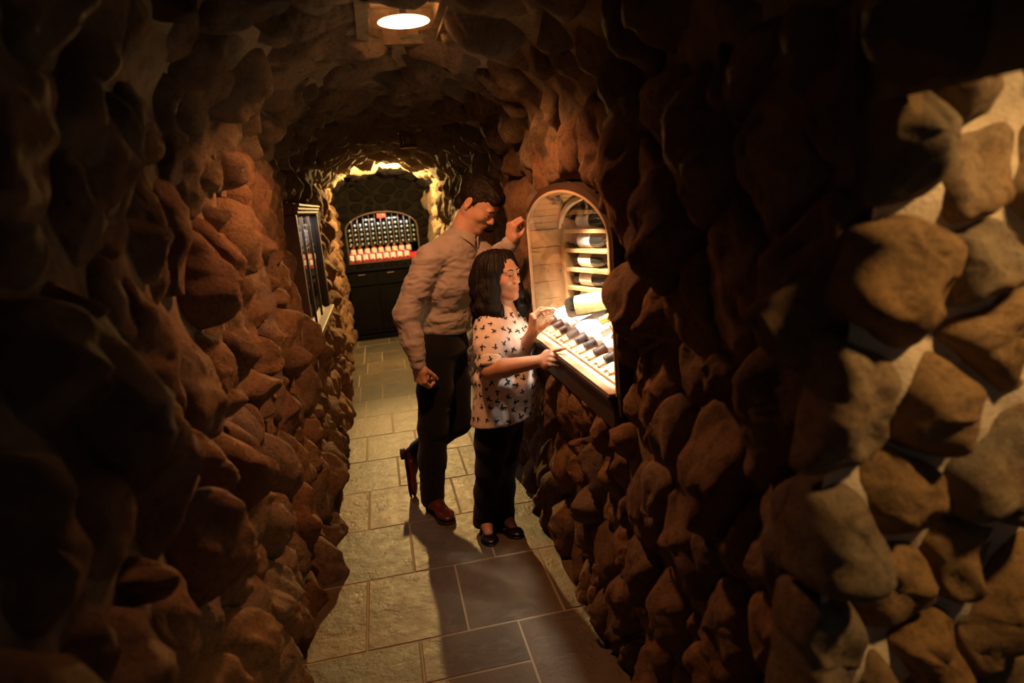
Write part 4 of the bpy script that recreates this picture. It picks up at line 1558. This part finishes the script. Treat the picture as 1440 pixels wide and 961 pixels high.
def shoe_parts(parent, heel, toe, up, length, mat, solem, width=0.042, heel_h=0.02, flat=False, skin=None):
    """heel, toe: points on the sole line; up: away from the ground"""
    heel, toe, up = (np.array(q, float) for q in (heel, toe, up))
    x = toe - heel
    L = np.linalg.norm(x)
    x /= L
    up = up - x * (up @ x)
    up /= np.linalg.norm(up)
    R = np.column_stack([x, np.cross(up, x), up])
    t = heel
    s = SDF()
    w = width
    if not flat:
        s.ecap((0.035, 0, 0.042), (0.10, 0, 0.038), (w * 0.80, 0.030), (w * 0.88, 0.026), (0, 1, 0), 0.02)
        s.ecap((0.10, 0, 0.036), (L - 0.060, 0, 0.030), (w * 0.88, 0.024), (w * 1.02, 0.018), (0, 1, 0), 0.03)
        s.ell((L - 0.050, 0, 0.028), (0.052, w * 0.92, 0.020), None, 0.02)
        s.cone((0.040, 0, 0.05), (0.045, 0, 0.085), 0.034, 0.036, 0.03)
        s.cone((0.06, 0, 0.06), (0.14, 0, 0.045), 0.030, 0.020, 0.03)
    else:
        s.ecap((0.03, 0, 0.024), (0.10, 0, 0.018), (w * 0.80, 0.022), (w * 0.78, 0.012), (0, 1, 0), 0.02)
        s.ecap((0.10, 0, 0.016), (L - 0.05, 0, 0.016), (w * 0.80, 0.012), (w * 0.96, 0.013), (0, 1, 0), 0.02)
        s.ell((L - 0.042, 0, 0.018), (0.044, w * 0.92, 0.016), None, 0.012)
    s.plane((0, 0, 0.006), (0, 0, -1))
    V, F = s.xf(R, t).mesh(0.004)
    up_o = child('upper', make_mesh('upper', V, F, [mat]), parent)
    q = SDF()
    q.ecap((0.036, 0, 0.005), (0.10, 0, 0.005), (w * 0.86, 0.03), (w * 0.80, 0.03), (0, 1, 0), 0.02)
    q.ecap((0.10, 0, 0.005), (L - 0.055, 0, 0.005), (w * 0.80, 0.03), (w * 1.06, 0.03), (0, 1, 0), 0.03)
    q.ell((L - 0.050, 0, 0.005), (0.055, w * 1.0, 0.03), None, 0.02)
    q.plane((0, 0, 0.010), (0, 0, 1)).plane((0, 0, 0.0), (0, 0, -1))
    V, F = q.xf(R, t).mesh(0.004)
    so = child('sole', make_mesh('sole', V, F, [solem]), up_o)
    hb = SDF()
    hb.ecap((0.036, 0, -heel_h), (0.036, 0, 0.004), (w * 0.84, 0.036), (w * 0.84, 0.036), (0, 1, 0), 0.004, '+', 0.2)
    hb.plane((0, 0, -heel_h), (0, 0, -1)).plane((0, 0, 0.006), (0, 0, 1))
    V, F = hb.xf(R, t).mesh(0.004)
    child('heel_block', make_mesh('heel_block', V, F, [solem]), up_o)
    return up_o, R


def folds(V, F, amp, freq, stretch=(1, 1, 1), seed=0.0, warp=0.6):
    Nn = vert_normals(V, F)
    P = V * np.array(stretch) * freq + seed
    P = P + warp * np.column_stack([vnoise(P * 0.5 + 3), vnoise(P * 0.5 + 11), vnoise(P * 0.5 + 23)])
    r = 1 - np.abs(vnoise(P)) * 2
    r2 = vnoise(P * 2.1 + 7)
    return V + Nn * (amp * (0.7 * r + 0.35 * r2))[:, None]

Vn = lambda *a: np.array(a, float)


def lerp(a, b, t):
    return np.array(a) * (1 - t) + np.array(b) * t


def solid(name, s, h, mat, parent, fold=None, it=1, lo=None, hi=None, label=None):
    V, F = s.mesh(h, lo, hi)
    V = smooth_mesh(V, F, it, 0.5)
    for fd in (fold or []):
        V = folds(V, F, *fd)
    return child(name, make_mesh(name, V, F, [mat] if not isinstance(mat, list) else mat), parent, label), V, F


def bvh_of(V, F):
    return BVHTree.FromPolygons([tuple(v) for v in V], [tuple(int(i) for i in f) for f in F])


def body_mesh(name, parts, mats, headR, headt, sc, parent):
    V, F = join_vf(parts)
    me = make_mesh(name, V, F, mats)
    q = ((V - headt) @ headR) / sc
    lip = (np.abs(q[:, 1]) < 0.0225) & (q[:, 2] > -0.0735) & (q[:, 2] < -0.0505 - 0.25 * np.abs(q[:, 1])) & (q[:, 0] > 0.086)
    fm = lip[F].all(1).astype(np.int32)
    me.polygons.foreach_set('material_index', fm)
    return child(name, me, parent)


# ================================================================== the man
man = empty('person', (0.2, 3.45, 0.0), 'tall man in a grey-brown shirt and black trousers leaning towards the showcase', 'person')
P = Vn(.285, 3.50, .93); W_ = Vn(.305, 3.49, 1.07); Cc = Vn(.362, 3.462, 1.29); U_ = Vn(.395, 3.448, 1.44); Nb = Vn(.440, 3.430, 1.535)
Lt = Vn(.55, .83, 0); Lp = Vn(.45, .89, 0)
Ft = Vn(.83, -.55, 0)
Rs, Re, Rw = Vn(.252, 3.315, 1.445), Vn(.098, 3.300, 1.175), Vn(.128, 3.262, .915)
Ls, Le, Lw = Vn(.505, 3.590, 1.465), Vn(.590, 3.37, 1.375), Vn(.645, 3.165, 1.485)
hR = rot_frame((.58, -.42, -.70))
hT = Vn(.543, 3.402, 1.696)
hS = 1.10
Rhip, Rkn, Ran = Vn(.245, 3.43, .93), Vn(.175, 3.405, .51), Vn(.128, 3.445, .11)
Lhip, Lkn, Lan = Vn(.325, 3.575, .93), Vn(.330, 3.545, .475), Vn(.085, 3.725, .265)

hd = head_sdf().xf(hR, hT, hS)
hb_ = hR @ Vn(-.022, 0, -.055) * hS + hT
hd.cone(hb_, lerp(hb_, Nb, .55), .054, .055, .03)
hd.cone(lerp(hb_, Nb, .55), Nb - Vn(.01, 0, .03), .055, .068, .03)
hd.ell(hR @ Vn(.045, 0, -.115) * hS + hT, (.016, .014, .018), hR, .03)
head_vf = hd.mesh(0.0030)
head_vf = (smooth_mesh(*head_vf, 1, .4), head_vf[1])
fist = ((0.75, 1.15, 0.7), (0.85, 1.2, 0.7), (0.95, 1.2, 0.7), (1.0, 1.15, 0.7))
lo_fist = ((0.95, 1.1, 0.6), (1.05, 1.15, 0.6), (1.1, 1.15, 0.6), (1.15, 1.1, 0.6))
rh = hand_sdf(fist, 0.02, ((0.35, 0.25, 0.15), 0.75)).xf(hand_frame(Rw, (.06, .0, -1), (-.75, -.66, 0), False), Rw + Vn(0, 0, -.01), 1.06)
rh.cone(lerp(Re, Rw, .6), Rw + Vn(0, 0, -.02), .034, .027, .015)
lh = hand_sdf(lo_fist, 0.03, ((0.30, 0.35, 0.2), 0.8), True).xf(hand_frame(Lw, (.12, -.22, .95), (-.93, -.30, -.05), True), Lw + Vn(.004, -.010, .012), 1.04)
lh.cone(lerp(Le, Lw, .6), Lw, .034, .027, .015)
core = SDF()
core.ecap(P, W_, (.13, .09), (.115, .08), Lp).ecap(W_, Cc, (.115, .08), (.135, .09), Lt).ecap(Cc, U_, (.135, .09), (.12, .075), Lt).cone(U_, Nb, .06, .05)
core.chain([Rs, Re, lerp(Re, Rw, .9)], [.045, .038, .028]).chain([Ls, Le, lerp(Le, Lw, .9)], [.045, .038, .028])
core.cone(U_ + Vn(0, 0, -.02), Rs, .05, .045).cone(U_ + Vn(0, 0, -.02), Ls, .05, .045)
core.chain([Rhip, Rkn, Ran], [.075, .05, .038]).chain([Lhip, Lkn, Lan], [.075, .05, .038])
body_mesh('body', [core.mesh(0.014), head_vf, rh.mesh(0.0026), lh.mesh(0.0026)], [M['skin_m'], M['lip_m']], hR, hT, hS, man)
eyes(man, hR, hT, hS, hR @ Vn(.9, 0, -.35))
eyebrows(man, hR, hT, hS, M['hair_m'], head_vf, 0.001, 1.1)

# hair: short sides, fuller swept top
hs = SDF()
hs.ell((-.022, 0, .040), (.106, .083, .090), None, .01)
hs.ell((.012, -.006, .098), (.082, .062, .034), None, .025)
hs.cone((.070, -.035, .082), (.072, .04, .088), .026, .024, .02)
for y in (1, -1):
    hs.cone((.008, y * .074, .02), (.012, y * .073, -.018), .010, .005, .012)
hs.ell((-.065, 0, -.045), (.045, .060, .045), None, .02)
# what stays bare: the face, the ears, the neck
hs.ell((.135, 0, -.010), (.075, .105, .066), None, .012, '-')
hs.box((.085, 0, -.075), (.080, .12, .075), None, .02, .012, '-')
for y in (1, -1):
    hs.ell((-.013, y * .088, -.012), (.022, .026, .036), None, .008, '-')
    hs.ell((.048, y * .080, -.012), (.032, .030, .052), None, .010, '-')
hs.plane((0, 0, -.068), (.25, 0, -1), .01)
V, F = hs.xf(hR, hT, hS).mesh(0.003)
V = smooth_mesh(V, F, 1)
q = ((V - hT) @ hR) / hS
Nn = vert_normals(V, F)
st = vnoise(np.column_stack([q[:, 0] * 26, q[:, 1] * 150, q[:, 2] * 60])) + 0.7 * vnoise(np.column_stack([q[:, 0] * 60, q[:, 1] * 260, q[:, 2] * 120]))
V = V + Nn * (0.0028 * st * np.clip((q[:, 2] + .02) * 14, .3, 1.3))[:, None]
child('hair', make_mesh('hair', V, F, [M['hair_m']]), man, 'short dark brown hair swept forward')

# shirt
sh = SDF()
sh.ecap(Vn(.30, 3.495, 1.02), Vn(.310, 3.487, 1.12), (.150, .118), (.152, .125), Lp, .03, '+', .3)
sh.ecap(Vn(.310, 3.487, 1.12), Cc, (.150, .124), (.172, .128), Lt, .06)
sh.ecap(Cc, U_, (.172, .128), (.150, .100), Lt, .06)
sh.ecap(U_, Nb + Vn(-.012, 0, -.01), (.120, .085), (.070, .062), Lt, .06)
sh.ell(lerp(Cc, U_, .3) + Ft * .05, (.09, .13, .11), rot_frame(Ft), .06)
sh.plane((.3, 3.49, 1.035), (-.12, .05, -1), .006)
sh.cone(Nb + Vn(-.02, 0, -.045), Rs, .058, .066, .06)
sh.cone(Nb + Vn(-.02, 0, -.045), Ls, .058, .066, .06)
sh.chain([Rs, lerp(Rs, Re, .5), Re, lerp(Re, Rw, .5), Rw + Vn(0, 0, .035)], [.071, .064, .058, .052, .041], .03)
sh.cone(Rw + Vn(-.001, .002, .045), Rw + Vn(0, 0, .0), .040, .038, .004)
sh.chain([Ls, lerp(Ls, Le, .5), Le, lerp(Le, Lw, .5), lerp(Le, Lw, .95)], [.070, .062, .056, .050, .041], .03)
sh_o, sV, sF = solid('shirt', sh, 0.0055, M['shirt'], man, [(0.0078, 10, (1, 1, 2.2), 2.0), (0.0042, 24, (1, 1, 1.7), 9.0)], 1, label='grey-brown long-sleeved shirt')
sb_ = bvh_of(sV, sF)


def on_surf(bv, p, off=0.001):
    loc, nr, ix, d = bv.find_nearest(Vector(p))
    return np.array(loc) + np.array(nr) * off, np.array(nr)


# collar
cR = rot_frame(Ft + Vn(0, 0, -.25), (hb_ - Nb))
cv, cf = [], []
nn = 33
for i in range(nn):
    ph = math.radians(16 + 328 * i / (nn - 1))
    fr = abs(math.cos(ph / 2)) ** 6 if True else 0
    d = Vn(math.cos(ph), math.sin(ph), 0)
    for (rad, z) in ((.064, .040 - .014 * fr), (.071, .046 - .014 * fr), (.083, .014 - .040 * fr), (.079, .010 - .036 * fr)):
        cv.append(cR @ (d * rad * (1 + .10 * fr) + Vn(.012, 0, z - .012)) + Nb)
for i in range(nn - 1):
    for j in range(4):
        a, b = i * 4 + j, i * 4 + (j + 1) % 4
        cf.append([a, b, b + 4, a + 4])
cf += [[0, 3, 2, 1], [4 * nn - 4, 4 * nn - 3, 4 * nn - 2, 4 * nn - 1]]
child('collar', MB().add(cv, cf).mesh('collar', M['shirt'], True), sh_o)
# placket and buttons down the front
line = []
for t in np.linspace(0, 1, 26):
    c = lerp(Nb + Vn(0, 0, -.035), Vn(.31, 3.487, 1.05), t)
    hit = sb_.ray_cast(Vector(c + Ft * .4), Vector(-Ft))
    if hit[0] is not None and (np.array(hit[0]) - c) @ Ft < 0.175 and t > 0.06:
        line.append((np.array(hit[0]), np.array(hit[1])))
pv, pf = [], []
side = Lt / np.linalg.norm(Lt)
for (p, nr) in line:
    for k, (w, o) in enumerate(((-.016, -.001), (-.016, .0035), (.016, .0035), (.016, -.001))):
        pv.append(p + side * w + nr * o)
for i in range(len(line) - 1):
    for j in range(4):
        a, b = i * 4 + j, i * 4 + (j + 1) % 4
        pf.append([a, b, b + 4, a + 4])
child('placket', MB().add(pv, pf).mesh('placket', M['shirt'], True), sh_o)
for k in (2, 7, 12, 17, 22):
    if k < len(line):
        p, nr = line[k]
        Rn = rot_frame(nr, (0, 0, 1))
        Mx = Matrix([list(Rn[:, 1]), list(Rn[:, 2]), list(Rn[:, 0])]).transposed().to_4x4()
        Mx.translation = Vector(p + nr * .004)
        child('button', MB().lathe([(.0055, 0), (.0055, .0018), (.0001, .002)], 10, Mx).mesh('button', M['button'], True), sh_o)

# belt and trousers
tr = SDF()
tr.ecap(Vn(.300, 3.494, 1.045), P, (.150, .117), (.168, .128), Lp, .04, '+', .3)
tr.ell(P + Vn(-.045, .03, -.02), (.115, .125, .12), None, .05)
tr.chain([Rhip, lerp(Rhip, Rkn, .5), Rkn, lerp(Rkn, Ran, .5), Ran + Vn(0, 0, -.035)], [.104, .096, .080, .076, .068], .05)
tr.chain([Lhip, lerp(Lhip, Lkn, .5), Lkn, lerp(Lkn, Lan, .5), Lan], [.102, .094, .078, .070, .058], .05)
tr.plane((.3, 3.49, 1.052), (-.12, .05, 1), .004)
solid('trousers', tr, 0.0065, M['trousers'], man, [(0.0035, 9, (1, 1, 1.8), 5.0)], 1, label='black trousers')
bt = SDF().ecap(Vn(.303, 3.493, 1.10), Vn(.298, 3.496, 1.0), (.154, .121), (.157, .123), Lp, .01).plane((.3, 3.49, 1.056), (-.12, .05, 1), .002).plane((.3, 3.49, 1.024), (.12, -.05, -1), .002)
solid('belt', bt, 0.005, M['belt'], man)
s1 = shoe_parts(man, (.108, 3.505, .024), (.200, 3.225, .004), (0, 0, 1), .29, M['shoe_m'], M['sole'], .045, .022)
s2 = shoe_parts(man, (.000, 3.752, .285), (.004, 3.650, .006), (1, -.10, .1), .29, M['shoe_m'], M['sole'], .045, .022)

# ================================================================== the woman
wo = empty('person', (0.45, 3.03, 0.0), 'woman with long black hair in a cream butterfly-print blouse pointing at the showcase', 'person')
P = Vn(.505, 3.00, .70); W_ = Vn(.528, 2.99, .86); Cc = Vn(.545, 2.985, 1.03); Nb = Vn(.548, 3.02, 1.185)
Lt = Vn(.58, .815, 0); Ft = Vn(.815, -.58, 0)
Rs, Re, Rw = Vn(.470, 2.925, 1.125), Vn(.428, 2.775, .955), Vn(.628, 2.610, 1.012)
Ls, Le, Lw = Vn(.615, 3.125, 1.125), Vn(.605, 2.975, .955), Vn(.634, 2.765, 1.105)
wR = rot_frame((.66, -.74, .05))
wT = Vn(.548, 2.995, 1.350)
wS = 0.97
Rhip, Rkn, Ran = Vn(.455, 2.955, .68), Vn(.412, 3.01, .38), Vn(.378, 3.105, .09)
Lhip, Lkn, Lan = Vn(.545, 3.060, .68), Vn(.497, 3.065, .38), Vn(.468, 3.105, .09)

hd = head_sdf(True).xf(wR, wT, wS)
hb_ = wR @ Vn(-.022, 0, -.06) * wS + wT
hd.cone(hb_, lerp(hb_, Nb, .6), .049, .050, .03)
hd.cone(lerp(hb_, Nb, .6), Nb - Vn(.005, 0, .03), .050, .062, .03)
hd.ecap(Nb + Vn(0, 0, -.035), Cc + Vn(0, 0, .02), (.100, .070), (.125, .095), Lt, .05)
head_vf = hd.mesh(0.0030)
head_vf = (smooth_mesh(*head_vf, 1, .4), head_vf[1])
point = ((0.05, 0.10, 0.05), (1.15, 1.30, 0.8), (1.2, 1.35, 0.8), (1.2, 1.3, 0.8))
tipd = Vn(.700, 2.435, 1.073) - Rw
rh = hand_sdf(point, 0.02, ((0.35, 0.5, 0.3), 0.55)).xf(hand_frame(Rw, tipd, (-.72, -.50, .48), False), Rw, 0.98)
rh.chain([lerp(Rs, Re, .4), Re, lerp(Re, Rw, .3), Rw + tipd * .05], [.048, .042, .042, .0255], .012)
lcurl = ((0.55, 0.7, 0.35), (0.75, 0.95, 0.5), (0.85, 1.0, 0.5), (0.9, 1.0, 0.5))
lh = hand_sdf(lcurl, 0.08, ((0.55, 0.35, 0.25), 0.7), True).xf(hand_frame(Lw, (.10, -.22, .96), (-.92, -.05, .05), True), Lw, 0.98)
lh.chain([lerp(Ls, Le, .5), Le, lerp(Le, Lw, .3), Lw], [.046, .040, .040, .0255], .012)
core = SDF()
core.ecap(P, W_, (.12, .10), (.115, .095), Lt).ecap(W_, Cc, (.115, .095), (.12, .09), Lt).cone(Cc, Nb, .07, .05)
core.cone(Nb + Vn(0, 0, -.05), Rs, .045, .042).cone(Nb + Vn(0, 0, -.05), Ls, .045, .042).chain([Rs, lerp(Rs, Re, .7)], [.042, .040]).chain([Ls, lerp(Ls, Le, .7)], [.042, .038])
core.chain([Rhip, Rkn, Ran], [.07, .048, .034]).chain([Lhip, Lkn, Lan], [.07, .048, .034])
# bare insteps in the flat shoes
feet = SDF()
feet.chain([Ran + Vn(0, 0, -.005), Vn(.376, 3.055, .055), Vn(.374, 3.005, .032)], [.034, .030, .024], .02)
feet.chain([Lan + Vn(0, 0, -.005), Vn(.490, 3.065, .055), Vn(.508, 3.030, .032)], [.034, .030, .024], .02)
body_mesh('body', [core.mesh(0.014), head_vf, rh.mesh(0.0025), lh.mesh(0.0025), feet.mesh(0.004)], [M['skin_w'], M['lip_w']], wR, wT, wS, wo)
eyes(wo, wR, wT, wS, wR @ Vn(1, .12, .08))
eyebrows(wo, wR, wT, wS, M['hair_w'], head_vf, 0.003, 0.75)

# long wavy hair
hs = SDF()
hs.ell((-.026, 0, .040), (.114, .092, .094), None, .01)
hs.ell((-.055, 0, -.03), (.090, .096, .110), None, .03)
hs.cone((-.070, .0, -.04), (-.092, .0, -.185), .098, .090, .04)
for y in (1, -1):
    hs.chain([(.020, y * .050, .095), (.022, y * .078, .030), (.004, y * .090, -.050), (.000, y * .100, -.120), (.022, y * .092, -.180), (.034, y * .084, -.215)], [.028, .028, .040, .048, .038, .018], .03)
    hs.chain([(-.05, y * .085, -.08), (-.045, y * .115, -.16), (-.03, y * .115, -.205)], [.045, .042, .024], .03)
hs.ell((.118, 0, -.010), (.076, .060, .112), None, .012, '-')
hs.ell((.080, 0, -.140), (.075, .050, .080), None, .012, '-')
V, F = hs.xf(wR, wT, wS).mesh(0.0035)
V = smooth_mesh(V, F, 1)
q = ((V - wT) @ wR) / wS
Nn = vert_normals(V, F)
an = np.arctan2(q[:, 1], q[:, 0] + .02)
wav = np.sin(q[:, 2] * 75 + 3 * vnoise(np.column_stack([an * 3, q[:, 2] * 6, an * 0]))) * np.clip(-q[:, 2] * 9, 0, 1)
st = vnoise(np.column_stack([an * 26 + 1.2 * wav, q[:, 2] * 9, q[:, 0] * 8])) + 0.6 * vnoise(np.column_stack([an * 60 + 2 * wav, q[:, 2] * 16, q[:, 1] * 10]))
V = V + Nn * (0.0060 * st + 0.0060 * wav)[:, None]
child('hair', make_mesh('hair', V, F, [M['hair_w']]), wo, 'long wavy black hair falling to the shoulders')

# blouse
bl_ = SDF()
bl_.ecap(Nb + Vn(-.005, 0, -.035), Cc, (.118, .085), (.148, .116), Lt, .04)
bl_.ecap(Cc, W_, (.148, .116), (.152, .128), Lt, .05)
bl_.ecap(W_, Vn(.508, 3.0, .62), (.155, .132), (.188, .168), Lt, .05, '+', .3)
for y in (1, -1):
    bl_.ell(Cc + Ft * .075 + Lt * y * .058 + Vn(0, 0, -.005), (.060, .064, .062), rot_frame(Ft), .05)
bl_.ell(Vn(.545, 2.975, .84) + Ft * .05, (.095, .12, .11), rot_frame(Ft), .06)
bl_.cone(Nb + Vn(-.008, 0, -.045), Rs + Vn(0, 0, -.006), .048, .060, .05)
bl_.cone(Nb + Vn(-.008, 0, -.045), Ls + Vn(0, 0, -.006), .048, .060, .05)
bl_.chain([Rs, lerp(Rs, Re, .45), lerp(Rs, Re, .66)], [.067, .074, .062], .04)
bl_.ecap(lerp(Rs, Re, .80), lerp(Rs, Re, .96), (.070, .070), (.060, .060), (1, 0, 0), .006, '+', .12)
bl_.chain([Ls, lerp(Ls, Le, .45), lerp(Ls, Le, .80)], [.062, .066, .062], .04)
bl_.plane((.515, 2.995, .655), (.12, -.06, -1), .006)
# neckline: round at the back, a narrow V at the front
nk = Nb + Ft * .085
bl_.cone(Nb + Vn(.004, 0, -.002), Nb + Vn(.006, 0, .10), .062, .075, .006, '-')
for t in np.linspace(0, 1, 6):
    c = lerp(Nb + Ft * .075 + Vn(0, 0, .0), Cc + Ft * .135 + Vn(0, 0, .045), t)
    bl_.ell(c, (.040, .030 * (1 - t) + .004, .022), rot_frame(Ft), .004, '-')
bo_, bV, bF = solid('blouse', bl_, 0.0050, M['blouse'], wo, [(0.0050, 9, (1, 1, 1.0), 1.0), (0.0022, 26, (1, 1, 0.8), 4.0)], 1, label='loose cream blouse printed with black butterflies')
bb = bvh_of(bV, bF)
# butterflies printed on the cloth
g = np.random.default_rng(19)
wing = [(0, -.006), (.003, -.009), (.007, -.0125), (.011, -.011), (.012, -.006), (.008, -.001), (.014, .003), (.019, .010), (.019, .015), (.013, .014), (.006, .009), (.0015, .003), (0, .0055)]
wing2 = [(-x, y) for x, y in wing][::-1]
bn = vert_normals(bV, bF)
picked = []
pv, pf = [], []
for i in g.permutation(len(bV)):
    p = bV[i]
    if p[2] < .67 or (picked and np.min(np.linalg.norm(np.array(picked) - p, axis=1)) < 0.041):
        continue
    nr = bn[i]
    if abs(nr[2]) > .85:
        continue
    picked.append(p)
    u = np.cross(nr, (0, 0, 1.0))
    u /= np.linalg.norm(u)
    v = np.cross(nr, u)
    a = g.uniform(0, 2 * math.pi)
    u, v = u * math.cos(a) + v * math.sin(a), -u * math.sin(a) + v * math.cos(a)
    k = g.uniform(.72, 1.0)
    fold = g.uniform(.35, 1.0)
    for side_, wg in ((1.0, wing), (fold, wing2)):
        n0 = len(pv)
        pts = [(0, 0)] + [(x * side_ * k, y * k) for x, y in wg]
        for (x, y) in pts:
            q_, nq = on_surf(bb, p + u * x + v * y, 0.0012)
            pv.append(q_)
        for j in range(1, len(wg)):
            pf.append([n0, n0 + j, n0 + j + 1])
me = make_mesh('butterfly_print', pv, pf, [M['print']], False)
o = child('butterfly_print', me, bo_, 'scattered black butterflies')
o['kind'] = 'stuff'

# jeans
tr = SDF()
tr.ecap(Vn(.515, 2.995, .80), P, (.135, .110), (.150, .118), Lt, .03)
tr.chain([Rhip, lerp(Rhip, Rkn, .5), Rkn, lerp(Rkn, Ran, .5), Ran + Vn(0, 0, -.045)], [.092, .084, .068, .064, .068], .04)
tr.chain([Lhip, lerp(Lhip, Lkn, .5), Lkn, lerp(Lkn, Lan, .5), Lan + Vn(0, 0, -.045)], [.090, .082, .066, .062, .066], .04)
tr.plane((.4, 3.1, .035), (0, 0, -1), .004)
solid('jeans', tr, 0.006, M['jeans'], wo, [(0.003, 10, (1, 1, 1.8), 3.0)], 1, label='black jeans')
shoe_parts(wo, (.382, 3.150, .012), (.372, 2.925, .002), (0, 0, 1), .225, M['shoe_w'], M['shoe_w'], .040, .010, True)
shoe_parts(wo, (.440, 3.140, .012), (.535, 2.950, .002), (0, 0, 1), .225, M['shoe_w'], M['shoe_w'], .040, .010, True)
